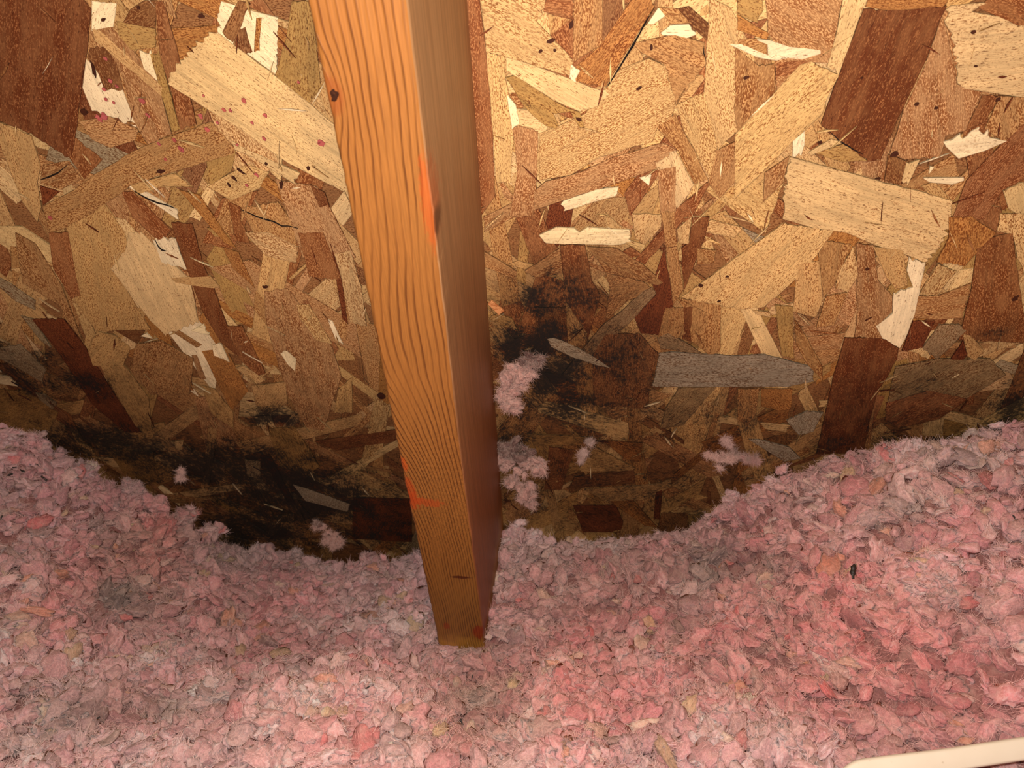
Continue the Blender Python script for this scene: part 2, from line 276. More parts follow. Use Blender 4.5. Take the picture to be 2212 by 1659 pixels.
# the strands one can single out on the board, in the order they overlap
TR = dict(a=(0, 0, 2.989), b=(1000, 0, 3.568), c=(1592, 0, 3.568), d=(0, 500, 2.572), e=(1000, 465, 3.568), f=(1592, 465, 2.935), g=(1040, 880, 3.687), p=(0, 0, 1))
TRACED = [
 ('a', 'white', None, [(1430,0),(1800,110),(1790,480),(1620,360),(1400,215)]), ('a', 'white', None, [(600,0),(760,20),(740,170),(600,200)]),
 ('a', 'olive', None, [(760,130),(1010,180),(1010,300),(850,320),(770,220)]), ('a', 'brown', None, [(930,0),(1020,0),(1010,180),(800,140),(850,60)]),
 ('a', 'white', None, [(900,320),(980,320),(1020,520),(930,440)]), ('a', 'pink', None, [(590,200),(700,140),(900,360),(1020,520),(1115,860),(960,930),(860,760),(800,480),(640,300)]),
 ('a', 'white', None, [(560,375),(640,440),(680,580),(800,575),(880,790),(700,740),(600,710),(540,560)]),
 ('a', 'brown', None, [(585,310),(680,290),(760,400),(800,575),(680,575),(640,480),(570,370)]),
 ('a', 'tans', None, [(520,780),(700,740),(900,830),(880,900),(720,950),(600,900)]), ('a', 'tan', None, [(600,180),(650,190),(1060,560),(1050,620),(620,260)]),
 ('a', 'rust', None, [(1000,0),(1060,0),(1165,380),(1250,690),(1275,800),(1170,835),(1110,600),(1040,350)]),
 ('a', 'olive', None, [(975,340),(1035,335),(1165,830),(1115,850)]), ('a', 'brown', None, [(1540,0),(1620,20),(1510,270),(1435,215)]),
 ('a', 'brown', None, [(1545,180),(1590,170),(1640,330),(1590,350),(1510,280)]), ('a', 'orange', None, [(1660,110),(1695,110),(1680,320),(1645,330)]),
 ('a', 'olive', None, [(1890,0),(2010,0),(2080,560),(1980,690),(1780,480),(1850,250)]),
 ('a', 'olive', None, [(1330,1000),(1530,970),(1500,1100),(1360,1200)]), ('a', 'tan', None, [(0,780),(210,870),(270,1060),(250,1180),(270,1330),(250,1430),(150,1300),(0,900)]),
 ('a', 'rust', None, [(490,880),(670,1025),(550,1150),(450,1010)]), ('a', 'redd', None, [(265,1195),(395,1230),(285,1320)]),
 ('a', 'tans', None, [(280,1060),(450,1030),(540,1150),(400,1220),(270,1180)]),
 ('d', 'tan', None, [(300,-200),(560,-200),(700,0),(720,130),(640,200),(840,540),(540,550),(420,380),(380,0)]),
 ('a', 'tan', None, [(850,1190),(1130,1110),(1250,1200),(1040,1200),(900,1260)]), ('a', 'white', None, [(830,1190),(900,1200),(1150,1350),(1150,1410),(1000,1310),(850,1210)]),
 ('a', 'rust', None, [(790,1230),(860,1230),(1110,1480),(1040,1560),(860,1400)]), ('a', 'orange', None, [(1160,1220),(1290,1250),(1530,1600),(1450,1560)]),
 ('a', 'rust', None, [(1480,1300),(1560,1330),(1560,1420),(1620,1560),(1520,1550)]), ('a', 'tans', None, [(1560,1340),(1800,1300),(1900,1450),(1930,1659),(1700,1620)]),
 ('a', 'pink', None, [(1780,1150),(2050,1200),(2130,1330),(2300,1659),(1960,1659),(1850,1350)]), ('a', 'rustd', None, [(2000,1180),(2100,1240),(2150,1380),(2060,1330)]),
 ('a', 'straw', None, [(1500,900),(1600,960),(1940,1110),(1900,1180),(1640,1010),(1520,960)]), ('a', 'straws', None, [(1340,1200),(1600,1050),(1740,1110),(1680,1210),(1500,1290)]),
 ('a', 'tans', None, [(1370,780),(1530,960),(1510,990),(1240,1070),(1060,1120),(850,1190),(790,1240),(600,1370),(430,1465),(330,1500),(280,1330),(480,1220),(620,1120),(850,980),(1000,910)]),
 ('a', 'straw', None, [(1370,215),(1430,215),(1800,500),(2130,770),(2480,1040),(2480,1330),(2212,1225),(1870,1050),(1560,830),(1090,540),(1115,460),(1165,400),(1230,330),(1280,270)]),
 ('a', 'rustd', 1.52, [(0,-40),(520,-40),(600,60),(585,200),(535,560),(500,850),(470,1000),(440,1010),(210,860),(-40,755)]),
 # left, lower
 ('d', 'rust', None, [(275,0),(385,0),(450,350),(400,370),(300,200)]), ('d', 'straw', None, [(700,100),(720,0),(790,0),(1060,260),(1110,500),(920,565),(840,490),(620,200)]),
 ('d', 'white', None, [(850,40),(980,30),(1010,130),(1040,200),(900,170)]), ('d', 'rustd', None, [(950,-55),(1070,-50),(1130,170),(1200,330),(1330,690),(1230,610),(1130,440),(1040,200)]),
 ('d', 'tan', None, [(950,250),(1170,240),(1225,300),(1180,312),(980,280)]), ('d', 'orange', None, [(1240,80),(1330,110),(1420,310),(1300,200)]),
 ('d', 'pink', None, [(1470,330),(1600,310),(1850,640),(1900,800),(1800,1100),(1700,1080),(1600,900),(1480,500)]), ('d', 'straws', None, [(1650,400),(1720,400),(1850,620),(1760,600),(1670,480)]),
 ('d', 'redd', None, [(1840,60),(1900,250),(1935,510),(1905,480)]), ('d', 'straws', None, [(1360,0),(1500,0),(1660,80),(1650,170),(1480,130)]), ('d', 'rust', None, [(1660,0),(1800,0),(1900,260),(1720,250)]),
 ('d', 'straws', None, [(1860,120),(1950,100),(2010,300),(2040,520),(1950,500),(1900,260)]),
 ('d', 'tans', None, [(90,0),(200,60),(340,280),(470,620),(330,400),(130,280)]), ('d', 'grey', None, [(0,250),(60,280),(200,380),(200,430),(90,380),(0,300)]),
 ('d', 'rust', None, [(1260,520),(1350,520),(1480,780),(1440,800),(1330,700)]), ('d', 'tans', None, [(760,620),(900,600),(1080,700),(1060,900),(840,900),(730,760)]), ('d', 'brown', None, [(640,540),(810,545),(770,620)]),
 ('d', 'redd', None, [(180,480),(360,480),(480,640),(640,900),(790,1110),(700,1110),(520,960),(380,740),(280,600)]), ('d', 'tan', None, [(540,550),(640,570),(730,640),(690,740),(520,740),(490,650)]),
 ('d', 'tan', None, [(560,740),(700,740),(830,920),(850,1100),(760,1080),(640,880)]), ('d', 'grey', None, [(120,460),(190,480),(290,640),(230,600)]),
 ('d', 'white', None, [(1180,620),(1230,610),(1280,720),(1190,680)]), ('d', 'white', None, [(1560,670),(1600,660),(1650,700),(1640,770),(1600,730)]), ('d', 'white', None, [(785,575),(820,560),(850,590)]),
 ('d', 'white', None, [(1065,545),(1140,505),(1165,570)]), ('d', 'straws', None, [(1310,750),(1360,740),(1480,820),(1420,840)]), ('d', 'white', None, [(1820,480),(1850,490),(1910,620),(1870,600)]),
 ('d', 'tan', None, [(1880,870),(1960,800),(1960,1000),(1860,1000)]), ('d', 'tan', None, [(1400,850),(1590,830),(1600,950),(1480,1020),(1420,950)]), ('d', 'olive', None, [(1490,1090),(1640,1080),(1780,1300),(1700,1350),(1560,1300)]),
 ('d', 'tan', None, [(1120,850),(1200,870),(1300,1000),(1300,1090),(1180,1010)]), ('d', 'grey', None, [(0,640),(120,620),(260,760),(240,830),(80,740),(0,700)]),
 ('d', 'grey', None, [(200,890),(250,900),(320,950),(290,990),(240,950)]), ('d', 'white', None, [(0,790),(60,800),(100,855),(0,840)]), ('d', 'olive', None, [(-20,870),(150,880),(330,1000),(280,1100),(-20,1080)]),
 ('d', 'olive', None, [(600,1200),(850,1220),(900,1400),(700,1350)]), ('d', 'grey', None, [(1360,1260),(1450,1270),(1450,1350),(1380,1360)]), ('d', 'redd', None, [(1960,1470),(2290,1480),(2290,1720),(1960,1700)]),
 ('d', 'redd', None, [(1450,1240),(1500,1230),(1640,1500),(1600,1500)]), ('d', 'greyc', None, [(1630,1400),(1700,1420),(1950,1510),(1930,1550),(1700,1490)]),
 # right, top
 ('b', 'rust', None, [(30,-30),(130,-30),(190,500),(235,1000),(250,1500),(140,1659),(60,1000)]), ('b', 'straws', None, [(140,-30),(640,-30),(620,80),(575,165),(850,460),(830,580),(330,430),(180,390)]),
 ('b', 'rust', None, [(640,-30),(850,-30),(860,150),(700,110),(620,80)]), ('b', 'tans', None, [(855,-30),(1075,-30),(1080,330),(850,470)]), ('b', 'brown', None, [(1075,-30),(1220,-30),(1240,200),(1130,290),(1070,300)]),
 ('b', 'straws', None, [(180,390),(330,430),(330,600),(400,900),(370,1400),(260,1400),(230,1000)]), ('b', 'tans', None, [(1300,330),(1650,250),(1860,320),(1870,480),(1640,800),(1540,480),(1380,400)]),
 ('b', 'white', None, [(1420,180),(1500,50),(1600,60),(1560,120),(1470,180)]), ('b', 'white', None, [(1520,250),(1600,190),(1740,180),(1800,260),(1720,290),(1540,260)]), ('b', 'tans', None, [(1500,50),(1660,60),(1750,170),(1600,180)]),
 ('b', 'brown', None, [(1660,60),(1740,40),(1920,200),(1900,320),(1750,190)]), ('b', 'straws', 1.9, [(1900,-30),(2060,50),(2240,400),(2240,900),(2000,1100),(1960,1150),(1860,700),(1870,450)]),
 ('b', 'straws', 1.97, [(1640,800),(1860,700),(1960,1100),(1960,1300),(1900,1370),(1700,1000)]), ('b', 'tans', None, [(1950,1150),(2100,1080),(2140,1350),(1970,1520),(1890,1400)]),
 ('b', 'orange', None, [(1310,-30),(1430,-30),(1480,40),(1100,660),(870,620),(880,500),(1060,340)]),
 ('b', 'straws', .5, [(590,1020),(940,870),(1200,530),(1430,440),(1560,500),(1640,800),(1600,900),(1500,970),(1460,1080),(1060,1200),(830,1340),(590,1380)]),
 ('b', 'tans', None, [(1480,960),(1640,870),(1700,1000),(1890,1370),(1780,1410),(1660,1160)]), ('b', 'pink', .33, [(550,1460),(640,1390),(840,1340),(1170,1200),(1540,1090),(1650,1150),(1640,1240),(1100,1430),(550,1610)]),
 ('b', 'white', None, [(770,1540),(1020,1450),(1200,1430),(1180,1500),(960,1560),(780,1620)]), ('b', 'straw', None, [(1480,1240),(1640,1160),(1780,1410),(1660,1600),(1560,1500)]),
 ('b', 'pink', None, [(385,980),(450,960),(580,1000),(570,1400),(540,1659),(360,1659),(420,1300)]), ('b', 'straw', 2.6, [(330,430),(450,460),(700,550),(1060,690),(1100,680),(1130,720),(1040,810),(900,850),(700,760),(340,540)]),
 ('b', 'white', None, [(830,490),(905,540),(870,600),(870,640),(820,590)]), ('b', 'olive', None, [(330,590),(400,570),(800,830),(900,850),(940,970),(900,980),(830,850),(700,870),(735,960),(720,985),(640,960),(540,890),(480,810)]),
 ('b', 'white', None, [(340,720),(410,800),(440,940),(380,990)]), ('b', 'rust', None, [(1620,1700),(1640,1600),(1880,1400),(1900,1410),(1740,1700)]), ('b', 'pink', None, [(1500,1300),(1640,1270),(1640,1700),(1520,1700)]),
 ('b', 'white', None, [(1360,1360),(1450,1330),(1430,1420)]),
 ('c', 'pink', None, [(210,-30),(810,-30),(740,330),(700,480),(570,470),(300,690),(290,450),(270,290),(240,250)]), ('c', 'rust', None, [(290,470),(500,450),(570,470),(300,690)]),
 ('c', 'straw', 1.25, [(810,-30),(1010,-30),(950,100),(850,370),(780,570),(690,500),(760,250)]), ('c', 'olive', None, [(0,-30),(190,-30),(200,60),(150,170),(0,100)]), ('c', 'orange', None, [(0,100),(240,250),(220,300),(0,220)]),
 ('c', 'tans', None, [(-20,350),(170,500),(290,480),(290,700),(0,1000),(-20,900)]),
 ('c', 'white', .3, [(140,290),(250,300),(400,350),(640,370),(665,405),(500,450),(390,440),(300,455),(150,430),(-60,340),(0,330)]), ('c', 'tans', .3, [(150,290),(270,340),(370,400),(240,430),(0,330),(10,290)]),
 ('c', 'tan', None, [(1440,470),(1460,460),(1280,830),(1270,830)]), ('c', 'pink', 1.6, [(1560,150),(1600,200),(1690,640),(1880,700),(1750,1000),(1600,1040),(1560,1200),(1290,1220),(1170,1180),(1280,830),(1440,500)]),
 ('c', 'rust', None, [(1880,720),(2020,730),(1900,930),(1750,1000)]), ('c', 'tans', None, [(2020,730),(2240,740),(2240,1000),(2050,1080),(1900,980)]),
 ('c', 'rust', .9, [(1760,1380),(2030,1100),(2240,900),(2240,1350),(2040,1450),(1900,1680),(1650,1680)]), ('c', 'straw', None, [(2040,1460),(2240,1380),(2240,1680),(2080,1600)]),
 ('c', 'rust', None, [(1940,-30),(2240,-30),(2240,190),(2150,190),(2000,120),(1850,60)]), ('c', 'straw', .12, [(1610,40),(1920,10),(1850,50),(1800,80),(2010,120),(2160,190),(2240,170),(2240,745),(1750,680),(1690,640),(1680,480),(1640,260),(1590,150)]),
 ('c', 'orange', None, [(1000,-30),(1620,-30),(1600,45),(1150,70),(980,50)]),
 ('c', 'rustd', 1.15, [(970,60),(1150,65),(1610,40),(1560,150),(1440,470),(1270,830),(1100,1220),(1000,1230),(800,1090),(640,950),(780,560),(860,350)]),
 ('c', 'olive', None, [(600,1170),(830,1090),(1000,1230),(800,1240)]), ('c', 'straw', None, [(560,1160),(720,1060),(810,1090),(570,1185)]), ('c', 'straws', .75, [(-20,1520),(-20,1030),(480,490),(570,470),(780,570),(690,750),(650,870),(430,1080),(190,1320)]),
 ('c', 'white', None, [(425,1075),(520,1000),(520,1100),(490,1190),(425,1190)]), ('c', 'tans', None, [(210,1320),(400,1190),(350,1400),(200,1550)]), ('c', 'brown', None, [(1160,1180),(1300,1230),(1260,1420),(1130,1380)]),
 ('c', 'straw', None, [(1300,1240),(1400,1230),(1310,1420),(1255,1400)]), ('c', 'white', .1, [(1580,1080),(1650,1070),(1710,1020),(1730,1060),(1800,1000),(1860,970),(1880,1030),(1925,985),(1930,1050),(2070,1080),(1900,1150),(1700,1210),(1600,1120)]),
 ('c', 'white', .0, [(1430,1360),(1740,1355),(1755,1380),(1650,1410),(1480,1395)]), ('c', 'white', None, [(1470,1330),(1480,1270),(1515,1275)]),
 # right, middle
 ('e', 'straws', None, [(1300,-20),(1530,-20),(1530,80),(1400,220),(1330,170)]), ('e', 'rust', None, [(1650,-60),(1760,-40),(1400,370),(1320,340),(1550,80)]), ('e', 'rustd', None, [(1770,0),(1900,0),(1860,170),(1700,580),(1680,240),(1740,200)]),
 ('e', 'straws', None, [(1650,100),(1760,0),(1740,210),(1660,200)]), ('e', 'straws', None, [(1900,20),(2150,80),(2100,160),(1870,120)]), ('e', 'tans', None, [(1800,240),(1950,260),(1930,360),(1800,370)]),
 ('e', 'tans', None, [(500,400),(750,240),(770,440),(560,470),(480,420)]), ('e', 'rust', None, [(750,220),(940,215),(1000,500),(1060,600),(960,950),(810,700),(770,430)]), ('e', 'redd', None, [(1550,220),(1600,520),(1620,680),(1510,910),(1370,900),(1320,770),(1490,600),(1460,530)]),
 ('e', 'tans', None, [(1100,430),(1390,500),(1490,590),(1280,640),(1100,800),(1130,560)]), ('e', 'tans', None, [(960,230),(1180,240),(1390,370),(1590,545),(1560,550),(1390,500),(1100,430)]),
 ('e', 'brown', None, [(560,700),(800,700),(810,1000),(680,1050),(560,900)]), ('e', 'brown', 1.6, [(1000,1060),(1100,900),(1370,900),(1450,1000),(1500,1050),(1440,1300),(1430,1480),(1000,1450)]),
 ('e', 'tan', None, [(795,660),(960,900),(940,990),(810,1010)]), ('e', 'greyt', None, [(1490,590),(1460,540),(1390,570),(1210,740),(1080,830),(760,1220),(850,1200),(1080,1060),(1130,960),(1300,800)]),
 ('e', 'tans', None, [(1520,-40),(1630,-40),(1640,160),(1700,560),(1620,690),(1560,200)]),
 ('e', 'tans', 1.5, [(1630,620),(1990,680),(1980,1040),(1900,1070),(1760,960),(1700,700)]), ('e', 'tans', None, [(1560,700),(1700,700),(1720,900),(1600,960),(1500,930)]), ('e', 'rustd', None, [(1700,700),(1770,690),(1760,960),(1690,940)]),
 ('e', 'greyt', None, [(1495,930),(1580,890),(1700,960),(1850,1060),(1520,1010)]), ('e', 'greyt', None, [(1660,1320),(1950,1310),(1830,1450),(1700,1600),(1520,1630),(1560,1480)]),
 ('e', 'tans', None, [(170,270),(420,420),(400,480),(170,390)]), ('e', 'tan', None, [(205,790),(260,740),(380,790),(430,880),(300,840)]), ('e', 'rust', None, [(1230,270),(1290,230),(1380,290),(1300,320)]),
 ('e', 'white', .02, [(585,140),(720,80),(860,85),(900,120),(960,80),(1280,100),(1290,190),(1220,215),(640,205)]), ('e', 'straw', None, [(1230,190),(1300,180),(1400,220),(1380,260),(1240,200)]),
 ('p', 'straws', .85, [(1470,640),(1690,480),(1800,495),(1740,580),(1650,660),(1600,665)]),
 ('p', 'straw', -.28, [(1707,336),(1870,380),(2055,430),(2050,480),(2030,530),(2000,565),(1960,548),(1900,530),(1830,500),(1760,490),(1690,470),(1695,400)]),
 ('p', 'greyc', -.03, [(1424,760),(1450,757),(1592,765),(1650,762),(1700,775),(1755,790),(1755,820),(1700,832),(1410,832)]),
 ('e', 'greyc', None, [(655,940),(700,930),(830,980),(980,1060),(1140,1165),(1020,1140),(840,1080),(680,1000)]),
 ('f', 'olive', None, [(235,560),(350,570),(360,900),(280,880)]), ('f', 'tan', None, [(380,290),(520,280),(540,520),(500,640),(350,600)]), ('f', 'tans', None, [(510,230),(560,150),(720,180),(620,420),(545,510)]),
 ('f', 'pink', None, [(750,170),(860,180),(890,400),(980,500),(980,600),(880,700),(930,770),(740,760),(760,590)]), ('f', 'tan', None, [(860,190),(1050,210),(1080,430),(1000,460),(940,380)]),
 ('f', 'tans', None, [(560,500),(700,480),(610,690),(500,700)]), ('f', 'straws', None, [(735,190),(770,370),(700,480),(620,450),(640,350)]), ('f', 'orange', None, [(1330,0),(1480,0),(1640,100),(1440,310),(1260,290),(1340,130)]),
 ('f', 'straws', None, [(1660,-20),(1840,-20),(1840,420),(1770,260),(1740,110),(1640,90)]), ('f', 'rust', 1.5, [(1520,150),(1740,100),(1780,400),(1840,800),(1400,780),(1480,450)]), ('f', 'tans', None, [(1140,500),(1270,500),(1480,420),(1420,640),(1250,650),(1110,640)]),
 ('f', 'redd', None, [(1110,660),(1250,660),(1170,830),(1040,850)]), ('f', 'straws', None, [(1270,295),(1385,345),(1270,500),(1150,490)]), ('f', 'white', 1.35, [(1085,255),(1190,290),(1120,620),(1060,780),(1030,830),(930,790),(880,690),(980,610),(985,480),(1110,450),(1070,340)]),
 ('f', 'greyt', None, [(1170,830),(1280,680),(1400,680),(1450,720),(1270,900)]), ('f', 'redd', None, [(1330,930),(1430,780),(1455,870),(1410,940)]), ('f', 'tan', None, [(1420,740),(1480,750),(1560,850),(1500,910),(1455,880)]),
 ('f', 'greyt', .45, [(1000,950),(1270,900),(1600,900),(1700,1000),(1450,1150),(1200,1100),(950,1180)]), ('f', 'rust', .45, [(940,1180),(1200,1100),(1370,1110),(1450,1160),(1280,1280),(1020,1340),(940,1290)]),
 ('f', 'rustd', 1.4, [(680,765),(930,770),(1020,830),(1010,900),(880,1130),(840,1290),(800,1500),(500,1500),(560,1230),(610,1000)]), ('f', 'greyc', None, [(310,1290),(440,1230),(545,1240),(480,1360),(390,1385)]),
 ('f', 'greyc', None, [(70,1410),(140,1410),(330,1460),(400,1530),(300,1550)]), ('f', 'straws', None, [(90,590),(200,600),(215,635),(130,620)]), ('f', 'orange', None, [(150,1090),(350,1090),(340,1220),(270,1230),(150,1200)]),
 ('f', 'tans', None, [(0,1090),(140,1090),(120,1250),(60,1330),(0,1280)]), ('f', 'tans', None, [(360,640),(450,780),(540,950),(540,1050),(420,900),(370,800)]),
 # below the mould, down to the insulation
 ('g', 'orange', None, [(960,250),(1280,270),(1270,420),(1150,400)]), ('g', 'olive', None, [(350,200),(870,220),(780,290),(430,290)]), ('g', 'straws', None, [(900,300),(1230,470),(1210,490),(800,500),(780,470)]),
 ('g', 'brown', None, [(740,540),(1220,480),(1220,590),(700,630)]), ('g', 'straws', None, [(820,640),(1380,600),(1510,560),(1510,620),(1300,720),(1000,740)]), ('g', 'orange', None, [(1060,680),(1200,720),(1400,940),(1300,930),(1000,720)]),
 ('g', 'brown', None, [(1430,830),(1640,830),(1660,1060),(1600,1110),(1400,950)]), ('g', 'olive', None, [(1640,840),(1900,850),(1900,1090),(1660,1000)]), ('g', 'redd', None, [(730,770),(1070,765),(1130,900),(1100,980),(810,980)]),
 ('g', 'redd', None, [(1390,660),(1440,640),(1420,880),(1370,880)]), ('g', 'straws', None, [(1440,660),(1490,780),(1460,770)]), ('g', 'rust', None, [(540,300),(740,330),(640,640),(500,640)]), ('g', 'tans', None, [(690,800),(730,800),(750,840),(680,830)]),
]
def principal(P):
    Q = P-P.mean(0); u, s, vt = np.linalg.svd(Q, full_matrices=False); return math.atan2(vt[0][1], vt[0][0])
for i, (rg, tone, ang, pts) in enumerate(TRACED):
    x0, y0, sc = TR[rg]; px = [(x0+a/sc, y0+b/sc) for a, b in pts]
    P = np.array([deck_pt(*p) for p in px])
    if ang is None: g = principal(P)
    else:
        c = np.mean(px, 0); q = deck_pt(c[0]+20*math.cos(ang), c[1]-20*math.sin(ang))-deck_pt(*c); g = math.atan2(q[1], q[0])
    add_strand(P, .00125+i*.0000045, g, tone, tilt=random.uniform(-.0012, .0012), jig=(.0002, .0009 if tone in ('white', 'straw') else .0004), vary=.045)
# loose splinters standing off the board
for k in range(1500):
    x, y = random.uniform(-.8, .7), random.uniform(-.6, .4)
    L, wd = random.uniform(.004, .02), random.uniform(.0003, .0013); a = random.gauss(math.pi/2, .9)
    g = np.array([math.cos(a), math.sin(a)]); h = np.array([-g[1], g[0]]); c = np.array([x, y])
    add_strand([c-g*L/2, c-h*wd/2, c+g*L/2, c+h*wd/2], .0016+random.random()*.0016, a, random.choice(['white', 'straw', 'tan', 'rust', 'redd', 'straw']), tilt=random.uniform(-.06, .06), rim=.00005, dens=.4)
def spot(px, py, rx, ry, tone, rot=0.0):
    c = deck_pt(px, py); k = np.linalg.norm(deck_pt(px+5, py)-c)/5
    pts = []
    for j in range(11):
        t = j/11*2*math.pi; q = (1+random.gauss(0, .16)); x, y = rx*q*math.cos(t), ry*q*math.sin(t)
        pts.append(c + k*np.array([x*math.cos(rot)-y*math.sin(rot), x*math.sin(rot)+y*math.cos(rot)]))
    add_strand(pts, .0022+random.random()*.0001, 0, tone, thick=.00002, rim=.00005, jig=(0, 0), dens=.01)
for x, y, rx in [(530,215,6),(575,246,5),(500,236,4),(486,234,5),(695,306,9),(547,262,4),(472,262,4),(436,247,6),(573,297,5),(450,277,6),(395,320,7),(380,300,5),(346,308,4),(360,341,4),
                 (229,249,9),(217,253,8),(232,124,5),(242,172,5),(228,190,5),(256,184,4),(232,212,4),(249,219,4),(322,246,5),(556,374,5),(535,397,4),(112,468,5),(647,175,4),(310,215,7),(515,310,4),(443,204,3)]:
    spot(x, y, rx*.72, rx*.95, 'spot', .6)
for x, y, rx, ry, a in [(302,14,5,4,0),(227,40,6,4,.3),(438,32,8,6,0),(1190,86,12,5,.3),(1234,50,5,11,-.3),(1168,108,6,4,.6),(1199,106,4,4,0),(1380,188,8,4,.5),(1407,100,4,8,0),(1770,305,7,5,.3),(1978,222,6,5,.4),
                        (2020,230,6,4,0),(2153,212,7,5,.7),(1930,330,10,8,0),(1895,382,8,3,0),(185,240,10,9,0),(206,150,4,20,-.1),(1570,593,4,4,0),(1513,613,6,6,0),(1553,647,5,3,0),(2190,640,7,10,-.4),(1872,577,5,5,0),
                        (1860,165,4,3,0),(350,367,13,5,.1),(522,366,3,13,.8),(508,382,3,9,.6),(497,396,3,7,.4),(610,395,5,12,-.2),(668,360,5,6,0),(577,351,4,4,0),(2100,66,6,5,0),(2105,140,5,3,0),(1610,165,8,4,.3),(1250,255,9,4,-.5),(825,852,10,11,0),(575,617,7,4,0)]:
    spot(x, y, rx*.8, ry*.8, 'dirt', a)
for x0, y0, x1, y1, wd in [(522,447,645,490,2.2),(291,408,378,445,2.5),(150,352,90,385,4),(337,515,360,540,3),(1413,12,1308,187,1.6),(1783,275,1862,330,3),(1517,95,1524,128,3)]:
    n_ = max(3, int(math.hypot(x1-x0, y1-y0)/18)); top, bot = [], []
    for j in range(n_+1):
        f_ = j/n_; e = math.sin(math.pi*f_)*.8+.2; x, y = x0+(x1-x0)*f_+random.gauss(0, 1), y0+(y1-y0)*f_+random.gauss(0, 1.2)+6*math.sin(math.pi*f_)
        top.append(deck_pt(x, y-wd*e/2)); bot.append(deck_pt(x, y+wd*e/2))
    add_strand(top+bot[::-1], .0024, 0, 'ink', thick=.00002, rim=.00003, jig=(0, 0), dens=.01)

me = bpy.data.meshes.new('ceiling'); me.from_pydata(VV, [], FF); me.update()
attr(me, 'tone', 'FLOAT_COLOR', TT); attr(me, 'grain', 'FLOAT_VECTOR', GG); attr(me, 'rim', 'FLOAT', EE); attr(me, 'clean', 'FLOAT', KK)
me.materials.append(M_deck)
deck = bpy.data.objects.new('ceiling', me); COL.objects.link(deck); deck.matrix_world = deck_matrix
tag(deck, 'sloping oriented strand board roof decking stained with black mould', 'roof decking', kind='structure')

# ceiling board of the room below, under the insulation
N = NT('plaster_board'); N.principled((.55, .52, .48), .9); M_board = N.m
def box(name, x0, x1, y0, y1, z0, z1, mat, parent=None):
    v = [(x, y, z) for z in (z0, z1) for x, y in ((x0, y0), (x1, y0), (x1, y1), (x0, y1))]
    return mesh_obj(name, v, [(3,2,1,0),(4,5,6,7),(0,1,5,4),(1,2,6,5),(2,3,7,6),(3,0,4,7)], mat, parent)
tag(box('floor', -1.3, 1.3, -.3, .93, -.012, 0, M_board), 'plasterboard under the insulation', 'floor', kind='structure')

# ------------------------------------------------------------------ rafter
def curve_node(N, val, pts, lo, hi):
    """value -> value through a float curve; pts are (x in 0..1, y in 0..1) over lo..hi"""
    nd = N.n('ShaderNodeFloatCurve'); N.put(nd.inputs['Value'], val); c = nd.mapping.curves[0]
    while len(c.points) > 2: c.points.remove(c.points[1])
    c.points[0].location = pts[0]; c.points[1].location = pts[-1]
    for p in pts[1:-1]: c.points.new(*p)
    nd.mapping.update(); return N.rng(nd.outputs[0], 0, 1, lo, hi, smooth=False)
